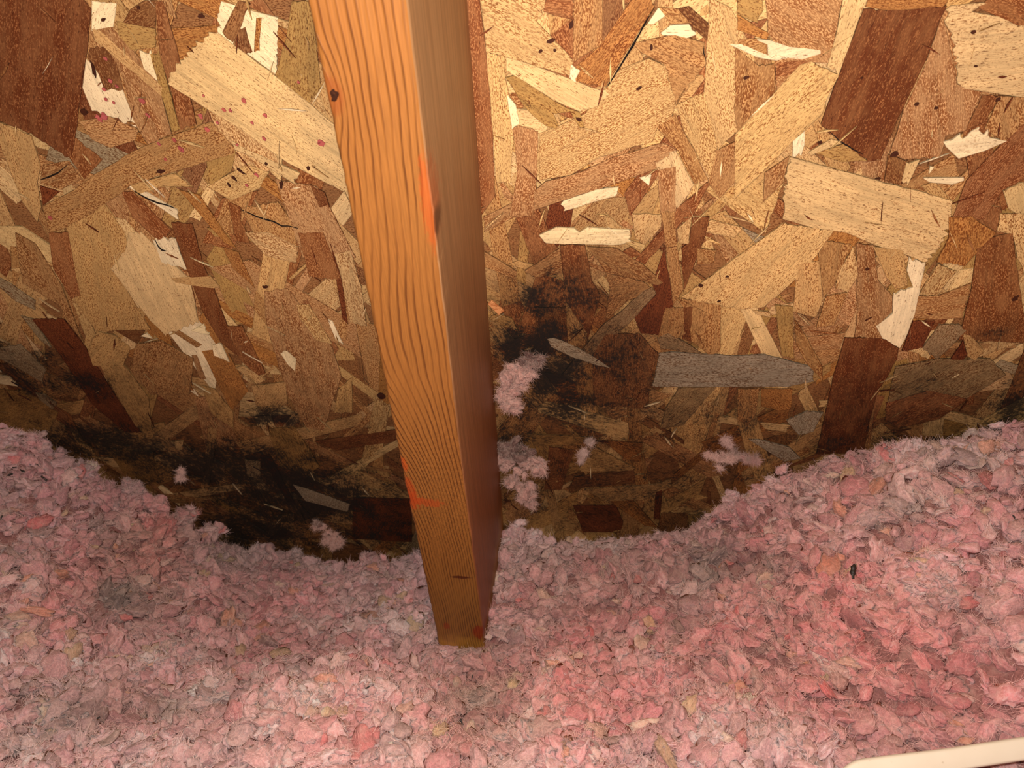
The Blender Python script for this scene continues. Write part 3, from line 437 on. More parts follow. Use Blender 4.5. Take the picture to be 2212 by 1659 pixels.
# rafter local frame: x across (0 at left arris), y up the slope, z inward; z=0 on the decking, inner face z=RAFTER_D
RO = W(A_c) - RAFTER_W*w_w + RAFTER_D*n_w
def raf_y(px, py):                     # distance up the slope of a point seen on the inner face
    q = RW @ ray(px, py); X = EYE + q*((W(A_c)-EYE).dot(n_w)/q.dot(n_w)); l = DM @ (X-RO); return l[0], l[1]
def rafter_material():
    N = NT('fir_timber')
    o = N.n('ShaderNodeTexCoord').outputs['Object']
    sx = N.n('ShaderNodeSeparateXYZ'); N.put(sx.inputs[0], o); x, y, z = sx.outputs
    y0, y1 = raf_y(990, 1400)[1], raf_y(770, 0)[1]
    v = N.rng(y, y1, y0, 0, 1, smooth=False)           # 0 at the picture's top, 1 at its foot
    v = N.math('MAXIMUM', N.math('MINIMUM', v, 1.0), 0.0)
    X = N.math('MULTIPLY', x, 1000.0)                  # mm
    YV = raf_y
    def vv(px, py): return (y1-raf_y(px, py)[1])/(y1-y0)
    k = [vv(720, 230), vv(800, 500), vv(850, 740), vv(880, 900), vv(930, 1080), vv(960, 1250)]
    drift = curve_node(N, v, [(0, .62), (k[0], .58), (k[1], .50), (k[2], .44), (k[3], .50), (k[4], .62), (k[5], .74), (1, .82)], -14, 14)
    dens = curve_node(N, v, [(0, .30), (k[1], .34), (k[2], .30), (k[3], .42), (k[4], .62), (1, .72)], .1, .7)
    wob = N.math('MULTIPLY', N.math('SUBTRACT', N.noise(N.vmath('MULTIPLY', o, (28, 11, 28)), 1, 2), .5), 6.5)
    wob2 = N.math('MULTIPLY', N.math('SUBTRACT', N.noise(N.vmath('MULTIPLY', o, (300, 45, 300)), 1, 2), .5), .9)
    # cathedral fold left of centre half way down
    dome = N.math('MULTIPLY', N.rng(N.math('ABSOLUTE', N.math('SUBTRACT', v, k[2])), .26, 0, 0, 1), N.rng(X, 30, 2, 0, 1))
    ph = N.math('ADD', N.math('SUBTRACT', N.math('SUBTRACT', X, 40.0), drift), N.math('ADD', wob, wob2))
    ph = N.math('ADD', ph, N.math('MULTIPLY', dome, 5.0))
    # knot: rings bend round it
    kx, ky = raf_y(716, 206); kd = N.vmath('LENGTH', N.vmath('MULTIPLY', N.vmath('SUBTRACT', o, (kx, ky, RAFTER_D)), (1000, 420, 0)))
    ph = N.math('SUBTRACT', ph, N.math('MULTIPLY', N.rng(kd, 12, 0, 0, 1), 5.0))
    ph = N.math('MULTIPLY', ph, dens)
    saw = N.math('FRACT', ph)
    line = N.math('MAXIMUM', N.rng(saw, .70, .98), N.rng(saw, .09, .0))
    amp = N.rng(N.noise(N.vmath('MULTIPLY', o, (120, 14, 120)), 1, 2), .35, .65, .35, 1.0)
    line = N.math('MULTIPLY', line, amp)
    fine = N.noise(N.vmath('MULTIPLY', o, (1500, 50, 1500)), 1, 3)
    fuzz = N.noise(N.vmath('MULTIPLY', o, (700, 500, 700)), 1, 3, .7)
    base = N.mix(N.noise(N.vmath('MULTIPLY', o, (60, 9, 60)), 1, 3), lin((150, 100, 46)), lin((134, 84, 36)))
    col = N.mix(N.math('MULTIPLY', line, .80), base, lin((78, 38, 13)))
    col = N.mix(1.0, col, N.rng(fine, .3, .7, .88, 1.12), 'MULTIPLY')
    rough = N.rng(N.math('ABSOLUTE', N.math('SUBTRACT', v, k[4])), .22, .05, 0, 1)
    col = N.mix(N.math('MULTIPLY', rough, .55), col, N.mix(1.0, col, N.rng(fuzz, .35, .65, .62, 1.2), 'MULTIPLY'))
    # greyed planed side face
    nrm = N.n('ShaderNodeNewGeometry').outputs['Normal']
    side = N.rng(N.vmath('DOT_PRODUCT', nrm, tuple(w_w)), .55, .9)
    sb = N.noise(N.vmath('MULTIPLY', o, (90, 9, 50)), 1, 4, .6)
    sgrain = N.noise(N.vmath('MULTIPLY', o, (500, 14, 420)), 1, 3, .6)
    scol = N.mix(sb, lin((176, 140, 100)), lin((152, 110, 70)))
    scol = N.mix(N.rng(v, .15, .85), scol, lin((150, 88, 48)))
    scol = N.mix(1.0, scol, N.rng(sgrain, .35, .68, 1.1, .78), 'MULTIPLY')
    scr = N.rng(N.noise(N.vmath('MULTIPLY', o, (260, 26, 260)), 1, 2), .70, .76)
    scol = N.mix(N.math('MULTIPLY', scr, .35), scol, lin((190, 140, 90)))
    col = N.mix(side, col, scol)
    # orange lumber crayon marks and a dark dash
    def mark(px, py, rx, ry, soft, c, k, colr, rot=0.0):
        a, b = raf_y(px, py); vec = N.vmath('SUBTRACT', o, (a, b, RAFTER_D))
        rt = N.n('ShaderNodeVectorRotate', rotation_type='Z_AXIS'); N.put(rt.inputs[0], vec); rt.inputs['Angle'].default_value = rot
        d = N.vmath('LENGTH', N.vmath('MULTIPLY', rt.outputs[0], (1/rx, 1/ry, 40)))
        nz = N.noise(N.vmath('MULTIPLY', o, (500, 160, 500)), 1, 4, .7)
        m = N.rng(N.math('ADD', d, N.math('MULTIPLY', N.math('SUBTRACT', nz, .5), soft)), 1.0, .55)
        return N.mix(N.math('MULTIPLY', m, k), c, colr)
    OR = lin((184, 74, 22)); RD = lin((140, 36, 14))
    col = mark(926, 440, .0040, .028, 1.6, col, .42, OR); col = mark(872, 1003, .0030, .008, 1.6, col, .6, OR)
    col = mark(884, 1062, .0045, .018, 1.8, col, .7, lin((168, 66, 22))); col = mark(918, 1084, .015, .005, 2.0, col, .6, lin((168, 66, 22)), .15); col = mark(890, 1080, .007, .010, 1.9, col, .7, lin((168, 66, 22)))
    col = mark(965, 1352, .0035, .006, 1.2, col, .6, RD); col = mark(1034, 1366, .006, .012, 1.2, col, .75, RD)
    col = mark(996, 1247, .0085, .0022, 1.0, col, .85, lin((70, 18, 8)))
    col = mark(716, 206, .0062, .0105, .5, col, .6, lin((130, 66, 26)))
    col = mark(942, 492, .0012, .010, .7, col, .7, lin((60, 30, 14)))
    dirt = N.rng(N.math('ADD', v, N.math('MULTIPLY', N.noise(o, 90, 3), .08)), .985, 1.03)
    col = N.mix(N.math('MULTIPLY', dirt, .5), col, lin((190, 140, 60)))
    h = N.math('ADD', N.math('MULTIPLY', line, N.math('SUBTRACT', 1.0, side)), N.math('ADD', N.math('MULTIPLY', fine, .25), N.math('MULTIPLY', N.math('MULTIPLY', fuzz, rough), .9)))
    N.principled(col, .5, N.bump(h, .55, .0006), Specular_IOR_Level=.35)
    return N.m
M_rafter = rafter_material()
def build_rafter():
    yt, yb = raf_y(770, 0)[1]+.30, raf_y(990, 1400)[1]-.16
    c = .0022; W_, D_ = RAFTER_W, RAFTER_D
    prof = []
    def arc(cx, cz, a0, a1, n=4, r=c):
        for i in range(n+1):
            a = R(a0+(a1-a0)*i/n); prof.append((cx+r*math.cos(a), cz+r*math.sin(a)))
    prof += [(0, .0028), (W_, .0028)]
    for i in range(1, 8): prof.append((W_, .0028+(D_-c-.0028)*i/8))
    arc(W_-c, D_-c, 0, 90)
    for i in range(1, 8): prof.append((W_-c-(W_-2*c)*i/8, D_))
    arc(c, D_-c, 90, 180)
    for i in range(7, 0, -1): prof.append((0, .0028+(D_-c-.0028)*i/8))
    n = len(prof); S = 260; V, Fc = [], []
    for k in range(S+1):
        y = yt+(yb-yt)*k/S
        for (x, z) in prof:
            wear = 0
            if abs(z-D_) < .004 and x < .004: wear = .0007*(mnoise.noise((y*60, 1, 0))) + .0006*mnoise.noise((y*420, 3, 0))
            if abs(z-D_) < .004 and x > W_-.004: wear = -.0004*(mnoise.noise((y*50, 7, 0)))-.0003*abs(mnoise.noise((y*350, 9, 0)))
            bow = .0006*mnoise.noise((y*6, 0, 5))
            V.append((x+wear+bow, y, z))
    for k in range(S):
        for i in range(n):
            j = (i+1) % n; Fc.append((k*n+i, (k+1)*n+i, (k+1)*n+j, k*n+j))
    Fc.append(tuple(range(n))); Fc.append(tuple(range(S*n+n-1, S*n-1, -1)))
    o = mesh_obj('rafter', V, Fc, M_rafter)
    o.matrix_world = Matrix([[*DM.T[i], RO[i]] for i in range(3)] + [[0, 0, 0, 1]])
    tag(o, 'orange brown softwood rafter with dark knot running down into the pink insulation', 'rafter')
    # the knot, a dark resinous plug with a torn rim
    kx, ky = raf_y(722, 206)
    N = NT('knot_resin'); co = N.n('ShaderNodeTexCoord').outputs['Object']
    N.principled(N.mix(N.noise(co, 900, 3), lin((22, 12, 9)), lin((66, 36, 22))), .9, Specular_IOR_Level=.1)
    V = [(kx, ky, D_+.0002)]; Fc = []
    K = 22
    for ring in range(1, 5):
        for i in range(K):
            a = 2*math.pi*i/K; q = ring/4*(1+.14*math.sin(3*a+1)+.10*math.sin(5*a)); 
            V.append((kx+.0022*q*math.cos(a)+.0004*q*math.sin(a), ky+.0040*q*math.sin(a)*.8, D_+.0002*(1-(ring/4)**2)+.00035*mnoise.noise((i*.9, ring*1.3, 2))-(.0008 if ring == 4 else 0)))
    for i in range(K): Fc.append((0, 1+i, 1+(i+1) % K))
    for ring in range(3):
        for i in range(K):
            a, b = 1+ring*K+i, 1+ring*K+(i+1) % K; Fc.append((a, a+K, b+K, b))
    k = mesh_obj('knot', V, Fc, N.m, o, smooth=True); k['label'] = 'small dark knot near the left edge'
    return o
rafter = build_rafter()

# ------------------------------------------------------------------ insulation: ground shape
def at_depth(px, py, z_rel):           # world point on the pixel's line of sight at a height relative to the eye
    q = RW @ ray(px, py); return EYE + q*(z_rel/q[2])
ctrl = []
for p in [(-250,900),(0,935),(100,950),(150,985),(280,1050),(370,1100),(500,1165),(590,1182),(700,1205),(730,1228),(800,1200),(870,1195),(1090,1135),(1170,1172),(1230,1165),(1330,1165),(1400,1155),(1440,1180),
          (1500,1200),(1545,1172),(1562,1095),(1620,1068),(1680,1025),(1750,1005),(1800,990),(1900,975),(2040,975),(2062,1050),(2105,1062),(2150,1058),(2185,985),(2212,950),(2450,890)]:
    s, t = deck_pt(*p); X = deck_world(s, t); ctrl.append((X[0], X[1], X[2]-.007))
X = W(A_c)
for (px, py), dz in (((945, 1390), -.006), ((1045, 1385), -.006)):
    q = RW @ ray(px, py); X = EYE + q*((W(A_c)-EYE).dot(n_w)/q.dot(n_w)); ctrl.append((X[0], X[1]-.004, X[2]+dz))
for px, py, z in [(0,1659,-.265),(400,1659,-.272),(700,1480,-.258),(560,1530,-.262),(850,1470,-.262),(700,1360,-.312),(450,1330,-.300),(0,1300,-.238),(250,1250,-.250),(300,1500,-.285),(1000,1560,-.282),(1000,1470,-.300),
                  (1180,1480,-.262),(1200,1659,-.262),(1500,1560,-.258),(1600,1250,-.222),(1450,1350,-.262),(2000,1300,-.186),(1800,1150,-.170),(1850,1420,-.222),(2150,1150,-.150),(2150,1500,-.215),(1750,1659,-.250),(2212,1659,-.235),(-400,1300,-.22),(2600,1300,-.15)]:
    X = at_depth(px, py, z); ctrl.append(tuple(X))
ctrl += [(-1.2, .2, .36), (1.2, .2, .40), (0, -.1, .34), (-.8, -.1, .36), (.8, -.1, .38), (-1.2, .75, .5), (1.2, .75, .5)]
ctrl = np.array(ctrl)
def tps(r2): return 0.5*r2*np.log(r2+1e-12)
def fit(C, lam=2e-4):
    n = len(C); d2 = ((C[:, None, :2]-C[None, :, :2])**2).sum(-1); K = tps(d2)+lam*np.eye(n)
    Pm = np.c_[np.ones(n), C[:, :2]]; Am = np.zeros((n+3, n+3)); Am[:n, :n] = K; Am[:n, n:] = Pm; Am[n:, :n] = Pm.T
    return np.linalg.solve(Am, np.r_[C[:, 2], 0, 0, 0])
cf = fit(ctrl)
def height(x, y):
    x = np.atleast_1d(x); y = np.atleast_1d(y)
    d2 = (x[:, None]-ctrl[None, :, 0])**2+(y[:, None]-ctrl[None, :, 1])**2
    return tps(d2) @ cf[:-3] + cf[-3] + cf[-2]*x + cf[-1]*y
def deck_depth(P): return (P-DECK_O) @ DM.T[:, 2]     # >0 inside the attic
def lumps(x, y):
    x, y = np.asarray(x, float), np.asarray(y, float); out = np.empty(len(x)); k = np.clip(deck_depth(np.stack([x, y, height(x, y)], 1))/.07, .15, 1)
    for i in range(len(x)): out[i] = 0.012*mnoise.noise((x[i]*17, y[i]*17, 4)) + .009*mnoise.noise((x[i]*38, y[i]*38, 9))
    return out*k
def to_px(P):                          # where a world point appears (used only to look up the colour zones surveyed on site)
    c = (P-EYE) @ RW; return CX + F*c[:, 0]/-c[:, 2], CY - F*c[:, 1]/-c[:, 2]
ZONES = [  # dirt and dye zones of the wool: x, y, rx, ry, colour, weight
    (1040, 1500, 130, 120, (168, 138, 122), .8), (1000, 1620, 110, 60, (170, 140, 124), .5), (320, 1170, 110, 110, (232, 148, 126), .75), (560, 1330, 160, 130, (206, 122, 118), .5), (170, 1290, 200, 120, (204, 130, 118), .4),
    (260, 1290, 60, 40, (128, 116, 108), .85), (240, 1540, 260, 60, (166, 136, 126), .7), (1230, 1500, 110, 160, (240, 150, 142), .7), (1900, 1400, 330, 200, (236, 146, 138), .6), (1700, 1250, 220, 150, (226, 138, 132), .55),
    (1400, 1220, 320, 70, (180, 148, 138), .7), (1560, 1210, 120, 60, (150, 130, 124), .6), (600, 1200, 260, 50, (172, 142, 138), .7), (1900, 1040, 330, 70, (204, 158, 148), .6), (100, 1080, 300, 100, (206, 156, 156), .6),
    (1450, 1400, 200, 150, (214, 134, 126), .4), (700, 1560, 260, 110, (226, 170, 158), .5), (1600, 1480, 300, 90, (226, 152, 142), .4), (2100, 1560, 200, 100, (216, 124, 122), .6), (1230, 1300, 200, 80, (200, 150, 140), .5), (380, 1030, 120, 60, (190, 150, 150), .4)]
BASECOL = np.array([lin(c) for c in [(240, 188, 190), (243, 200, 200), (236, 180, 184), (240, 184, 184), (236, 196, 194), (230, 188, 192), (246, 216, 214), (236, 174, 178)]])
ACCENT = np.array([lin(c) for c in [(234, 164, 124), (244, 208, 180), (236, 202, 190), (176, 156, 142), (226, 120, 116), (206, 184, 132), (150, 134, 126)]])
def wool_colour(P):
    n = len(P); c = BASECOL[rng.integers(0, len(BASECOL), n)]*.6+BASECOL.mean(0)*.4
    px, py = to_px(P)
    for (x, y, rx, ry, k, wgt) in ZONES:
        f_ = np.exp(-(((px-x)/rx)**2+((py-y)/ry)**2))*min(1, wgt*1.02); c = c*(1-f_[:, None])+np.clip(lin(k)*np.array([1.08, 1.08, 1.15]), 0, .92)*f_[:, None]
    sm = np.array([[mnoise.noise((q[0]*26, q[1]*26, q[2]*26+j*7)) for j in range(2)] for q in P])
    c = c*(1+np.array([.06, -.14, -.11])*np.clip(sm[:, :1]*1.6, -1, 1))*(1+.22*np.clip(sm[:, 1:]*1.5, -1, 1))
    a = rng.random(n) < .09; c[a] = c[a]*.4+.6*ACCENT[rng.integers(0, len(ACCENT), a.sum())]
    return .96*c*np.clip(1+rng.normal(0, .12, n), .6, 1.3)[:, None]

def ico(sub):
    import bmesh
    bm = bmesh.new(); bmesh.ops.create_icosphere(bm, subdivisions=sub, radius=1.0)
    V = np.array([v.co[:] for v in bm.verts]); T = np.array([[v.index for v in f.verts] for f in bm.faces]); bm.free(); return V, T
def tuft_shape(sub, seed):
    """a torn, folded flake of wool, about 1 unit in radius"""
    V, T = ico(sub); rs = random.Random(seed); off = Vector((seed*3.1, seed*1.7, seed*.9)); out = np.empty_like(V)
    fl = rs.uniform(.26, .58); el = rs.uniform(.5, .95); bend = rs.uniform(-.5, .7); curl = rs.uniform(-.6, .6)
    for i, v in enumerate(V):
        p = Vector(v)
        d = 1+.42*mnoise.noise(p*1.1+off)+.24*mnoise.noise(p*2.8+off)+.12*mnoise.noise(p*7+off)
        fold = abs(mnoise.noise(Vector((p.x*1.4, p.y*4.2, p.z*1.4))+off)); d -= .26*max(0, .20-fold)/.20
        fold = abs(mnoise.noise(Vector((p.x*2.4, p.y*8.5, p.z*2.4))+off)); d -= .12*max(0, .20-fold)/.20
        q = p*d; x, y, z = q.x, q.y*el, q.z*fl
        z += bend*x*x*.55+curl*x*y*.5; out[i] = (x, y, z)
    return out, T
PROTO = {s: [tuft_shape(s, k+s*50) for k in range(14)] for s in (2, 3)}
def rand_rot(n, tiltmax):
    """random rotations; flakes lie anyhow, tiltmax radians from level"""
    q = rng.normal(size=(n, 4)); ax = rng.normal(size=(n, 3)); ax[:, 2] *= .2; ax /= np.linalg.norm(ax, axis=1)[:, None]
    ang = rng.uniform(0, tiltmax, n); yaw = rng.uniform(0, 2*np.pi, n)
    c, s = np.cos(ang), np.sin(ang); x, y, z = ax.T; C = 1-c
    Rm = np.stack([np.stack([c+x*x*C, x*y*C-z*s, x*z*C+y*s], -1), np.stack([y*x*C+z*s, c+y*y*C, y*z*C-x*s], -1), np.stack([z*x*C-y*s, z*y*C+x*s, c+z*z*C], -1)], 1)
    cy, sy = np.cos(yaw), np.sin(yaw); Z = np.zeros(n); O = np.ones(n)
    Yw = np.stack([np.stack([cy, -sy, Z], -1), np.stack([sy, cy, Z], -1), np.stack([Z, Z, O], -1)], 1)
    return Rm @ Yw
def assemble(centres, size, sub, tiltmax, cols):
    n = len(centres); Rm = rand_rot(n, tiltmax); Vs, Ts, Cs, base = [], [], [], 0; global LASTC; LC = []
    which = rng.integers(0, 14, n)
    for k in range(14):
        idx = np.where(which == k)[0]
        if not len(idx): continue
        pv, pt = PROTO[sub][k]
        V = np.einsum('nij,vj->nvi', Rm[idx], pv)*size[idx][:, None, None]+centres[idx][:, None, :]
        m = len(pv); T = pt[None]+(np.arange(len(idx))*m)[:, None, None]+base
        Vs.append(V.reshape(-1, 3)); Ts.append(T.reshape(-1, 3)); Cs.append(np.repeat(cols[idx], m, axis=0)); LC.append(np.repeat(np.c_[centres[idx], Rm[idx][:, :, 0]], m, axis=0)); base += m*len(idx)
    LASTC = np.concatenate(LC); return np.concatenate(Vs), np.concatenate(Ts), np.concatenate(Cs)
def fibre_curves(name, roots, dirs, cols, length, mat, radius=.00009, seg=5):
    n = len(roots); cv = bpy.data.hair_curves.new(name); cv.add_curves([seg]*n)
    P = np.empty((n, seg, 3)); d = dirs/np.linalg.norm(dirs, axis=1)[:, None]; p = roots.copy()
    kink = rng.normal(0, .20, (n, 3))
    for j in range(seg):
        P[:, j] = p; p = p+d*(length/(seg-1))[:, None]; d = d+kink*.55+rng.normal(0, .09, (n, 3)); d /= np.linalg.norm(d, axis=1)[:, None]
    cv.attributes['position'].data.foreach_set('vector', P.astype(np.float32).ravel())
    if 'radius' not in cv.attributes: cv.attributes.new('radius', 'FLOAT', 'POINT')
    rad = np.tile(np.linspace(1.0, .35, seg), n)*radius; cv.attributes['radius'].data.foreach_set('value', rad.astype(np.float32))
    a = cv.attributes.new('wool', 'FLOAT_COLOR', 'POINT'); cc = np.repeat(np.c_[cols, np.ones(n)], seg, axis=0)
    a.data.foreach_set('color', cc.astype(np.float32).ravel())
    cv.materials.append(mat); o = bpy.data.objects.new(name, cv); COL.objects.link(o); return o
def wool_material():
    N = NT('glass_wool'); c = N.attr('wool').outputs['Color']; o = N.n('ShaderNodeTexCoord').outputs['Object']
    n1 = N.noise(o, 420, 5, .7, 1.2); n2 = N.noise(o, 120, 3, .6)
    # flattened bundles of fibre
    w = N.vmath('ADD', o, N.vmath('SCALE', N.vmath('SUBTRACT', N.n('ShaderNodeTexNoise').outputs['Color'], (.5, .5, .5)), scale=.02))
    nz = [x for x in N.t.nodes if x.type == 'TEX_NOISE'][-1]; N.put(nz.inputs['Vector'], o); nz.inputs['Scale'].default_value = 90
    n3 = N.noise(N.vmath('MULTIPLY', w, (1600, 420, 500)), 1, 3, .6)
    col = N.mix(1.0, c, N.rng(n1, .3, .7, .70, 1.2), 'MULTIPLY')
    col = N.mix(N.rng(n2, .45, .7, 0, .30), col, lin((236, 200, 186)))
    h = N.math('ADD', N.math('MULTIPLY', n1, 1.0), N.math('MULTIPLY', n3, .8))
    b = N.bump(h, .7, .0012)
    d = N.n('ShaderNodeBsdfPrincipled'); N.put(d.inputs[0], col); N.put(d.inputs['Roughness'], .9); N.put(d.inputs['Normal'], b); d.inputs['Specular IOR Level'].default_value = .05
    d.inputs['Subsurface Weight'].default_value = .8; d.inputs['Subsurface Radius'].default_value = (1.0, .78, .72); d.inputs['Subsurface Scale'].default_value = .0022
    t = N.n('ShaderNodeBsdfTranslucent'); N.put(t.inputs[0], N.mix(1.0, col, (1.0, .90, .86), 'MULTIPLY')); N.put(t.inputs['Normal'], b)
    s = N.n('ShaderNodeBsdfSheen'); N.put(s.inputs[0], (.9, .78, .72, 1)); s.inputs['Roughness'].default_value = .5
    m = N.n('ShaderNodeMixShader'); m.inputs[0].default_value = .12; N.t.links.new(d.outputs[0], m.inputs[1]); N.t.links.new(t.outputs[0], m.inputs[2])
    m2 = N.n('ShaderNodeMixShader'); m2.inputs[0].default_value = .10; N.t.links.new(m.outputs[0], m2.inputs[1]); N.t.links.new(s.outputs[0], m2.inputs[2])
    N.t.links.new(m2.outputs[0], N.out.inputs[0]); return N.m
M_wool = wool_material()
def fibre_material():
    N = NT('wool_fibre'); c = N.attr('wool').outputs['Color']
    N.principled(N.mix(.35, c, lin((245, 215, 200))), .6, Specular_IOR_Level=.4); return N.m
M_fibre = fibre_material()

def inside_rafter(P, m=.004):
    l = (P-RO) @ DM.T; return (l[:, 0] > -m) & (l[:, 0] < RAFTER_W+m) & (l[:, 2] < RAFTER_D+m)
# cable path first, so that the wool lies beneath it
CABLE_PX = [(2900,1555,.345),(2500,1584,.350),(2350,1600,.352),(2212,1617,.354),(2130,1629,.355),(2050,1641,.356),(1965,1651,.357),(1900,1659,.358),(1856,1667,.358),(1832,1688,.357),(1822,1725,.355),(1820,1780,.352),(1840,1860,.348)]
cable_pts = np.array([EYE + (RW @ ray(x, y))*d for x, y, d in CABLE_PX])
def near_cable(P, size):
    m = np.zeros(len(P), bool)
    for a, b in zip(cable_pts[:-1], cable_pts[1:]):
        ab = b-a; t = np.clip(((P-a) @ ab)/ab.dot(ab), 0, 1); q = a+t[:, None]*ab; d = P-q
        m |= (np.linalg.norm(d[:, :2], axis=1) < .006+size) & (d[:, 2] > -size*.9-.003)
    return m
def build_insulation():
    # bed: a gently lumpy blanket surface
    xs = np.arange(-1.25, 1.2501, .012); ys = np.arange(-.15, .93, .012); GX, GY = np.meshgrid(xs, ys)
    x, y = GX.ravel(), GY.ravel(); z = np.maximum(height(x, y)-.0075, .03)+lumps(x, y)
    bed = np.stack([x, y, z], 1); nx, ny = len(xs), len(ys)
    # keep the blanket inside the roof: pull points beyond the decking down along it
    dd = deck_depth(bed); k = dd < .004; bed[k, 2] += (dd[k]-.004)/n_w[2]
    bed[:, 2] = np.maximum(bed[:, 2], .002)
    ii = (np.arange(ny-1)[:, None]*nx+np.arange(nx-1)[None]).ravel()
    T0 = np.concatenate([np.stack([ii, ii+1, ii+nx+1], 1), np.stack([ii, ii+nx+1, ii+nx], 1)])
    C0 = np.tile(lin((172, 122, 118)), (len(bed), 1))
    def scatter(n, box, smin, smax, lift, sub, tiltmax):
        st = math.sqrt((box[1]-box[0])*(box[3]-box[2])/n); gx, gy = np.meshgrid(np.arange(box[0], box[1], st), np.arange(box[2], box[3], st))
        x = gx.ravel()+rng.uniform(-.55, .55, gx.size)*st; y = gy.ravel()+rng.uniform(-.55, .55, gx.size)*st; n = gx.size; z = height(x, y)+lumps(x, y)
        s = rng.uniform(0, 1, n)**1.6*(smax-smin)+smin; z = z+lift*rng.normal(0, 1, n)-.003
        P = np.stack([x, y, z], 1); px, py = to_px(P)
        ok = (deck_depth(P) > s*.35+.002) & ~inside_rafter(P, .0) & ~near_cable(P, s*.8)
        l = (P-RO) @ DM.T
        ok &= ~((l[:, 0] > -s*.45) & (l[:, 0] < RAFTER_W+s*.45) & (l[:, 2] < RAFTER_D+s*.35))
        P, s = P[ok], s[ok]
        return P, s
    parts = [(bed, T0, C0)]; fr, fd, fc, fl = [], [], [], []
    view = (-.72, .60, .22, .88); wide = (-1.2, 1.15, -.1, .9)
    for n, box, a, b, lift, sub, tl in ((13500, view, .0046, .0125, .0034, 3, 1.5), (9000, view, .0035, .0075, .0045, 2, 1.5), (4500, wide, .006, .013, .004, 2, 1.3)):
        P, s = scatter(n, box, a, b, lift, sub, tl)
        if box is wide:
            k = ~((P[:, 0] > view[0]) & (P[:, 0] < view[1]) & (P[:, 1] > view[2])); P, s = P[k], s[k]
        c = wool_colour(P); V, T, C = assemble(P, s, sub, tl, c); parts.append((V, T, C))
        if box is view:
            k = rng.integers(0, len(V), 90000 if sub == 3 else 20000)
            fr.append(V[k]); fd.append(rng.normal(0, 1, (len(k), 3))+np.array([0, -.3, .5])); fc.append(C[k]); fl.append(rng.uniform(.002, .0065, len(k)))
            # fibres that lie along the flakes
            t = rng.integers(0, len(T), 620000 if sub == 3 else 120000); a_, b_, c_ = V[T[t, 0]], V[T[t, 1]], V[T[t, 2]]
            nn = np.cross(b_-a_, c_-a_); nn /= np.linalg.norm(nn, axis=1)[:, None]+1e-12; up = nn[:, 2]-nn[:, 1]*.6 > -.1
            a_, b_, c_, nn, tt = a_[up], b_[up], c_[up], nn[up], t[up]
            cc_ = LASTC[T[tt, 0]]; rad_ = a_-cc_[:, :3]; rad_ /= np.linalg.norm(rad_, axis=1)[:, None]+1e-9; comb = cc_[:, 3:]*.8+rad_*.8+rng.normal(0, .22, a_.shape)
            d_ = comb-nn*(comb*nn).sum(1)[:, None]; d_ /= np.linalg.norm(d_, axis=1)[:, None]+1e-9
            fr.append((a_+b_+c_)/3-nn*.0001); fd.append(d_+nn*.14); fc.append(np.clip(C[T[tt, 0]]*rng.uniform(.8, 1.35, (len(tt), 1)), 0, .95)); fl.append(rng.uniform(.003, .008, len(tt)))
    # puffs that stand up from the heap: along the board and in the foreground
    pc, ps = [], []
    for px, py, rr in [(1692,1052,.011),(1735,1050,.008),(1590,1092,.010),(1640,1080,.007),(2005,1000,.014),(2030,990,.010),(1960,1000,.009),(1850,1002,.010),(1800,1008,.008),(1120,1150,.012),(1150,1160,.008),(1345,1180,.011),(1388,1182,.009),(1240,1182,.008),
                       (460,1150,.009),(400,1112,.008),(285,1055,.010),(330,1085,.008),(190,1010,.008),(80,955,.008),(560,1188,.008),(640,1200,.008),(2195,960,.012),(1475,1205,.008),(1540,1180,.009),(20,945,.008),(800,1212,.008)]:
        st = deck_pt(px, py); q = deck_world(st[0], st[1]); q = q+(EYE-q)/np.linalg.norm(EYE-q)*(rr*1.7+.002)
        for _ in range(int(16+rr*900)): pc.append(q+np.array([random.gauss(0, .5), random.gauss(0, .5), random.gauss(-.15, .5)])*rr); ps.append(random.uniform(.0035, .0075))
    for px, py, rr, up in [(1210,1470,.020,.010),(1190,1560,.016,.006),(700,1500,.020,.008),(800,1510,.016,.006),(620,1540,.018,.006),(1570,1560,.018,.008),(1700,1600,.016,.006),(330,1450,.014,.005),(360,1410,.012,.005),(1920,1350,.016,.006),(1600,1330,.014,.006),
                           (1250,1650,.018,.006),(2150,1350,.016,.005),(480,1500,.014,.004),(1450,1480,.014,.006),(2000,1520,.016,.004),(1800,1480,.014,.005)]:
        q = at_depth(px, py, -.25)
        for _ in range(4): q = at_depth(px, py, height(q[0], q[1])[0]-.60)
        for _ in range(int(30+rr*1500)):
            d_ = np.array([random.gauss(0, .55), random.gauss(0, .55), 0])*rr; hh_ = up*math.exp(-(d_ @ d_)/(rr*rr)*1.2)
            z_ = height(q[0]+d_[0], q[1]+d_[1])[0]+lumps([q[0]+d_[0]], [q[1]+d_[1]])[0]+hh_*random.uniform(.5, 1.15); pc.append([q[0]+d_[0], q[1]+d_[1], z_]); ps.append(random.uniform(.004, .0105))
    pc, ps = np.array(pc), np.array(ps); l = (pc-RO) @ DM.T
    ok = (deck_depth(pc) > ps*.3+.001) & ~near_cable(pc, ps*.8) & ~((l[:, 0] > -ps*.5) & (l[:, 0] < RAFTER_W+ps*.5) & (l[:, 2] < RAFTER_D+ps*.4)); pc, ps = pc[ok], ps[ok]
    c = np.clip(wool_colour(pc)*1.06, 0, .93); V, T, C = assemble(pc, ps, 3, 1.57, c); parts.append((V, T, C))
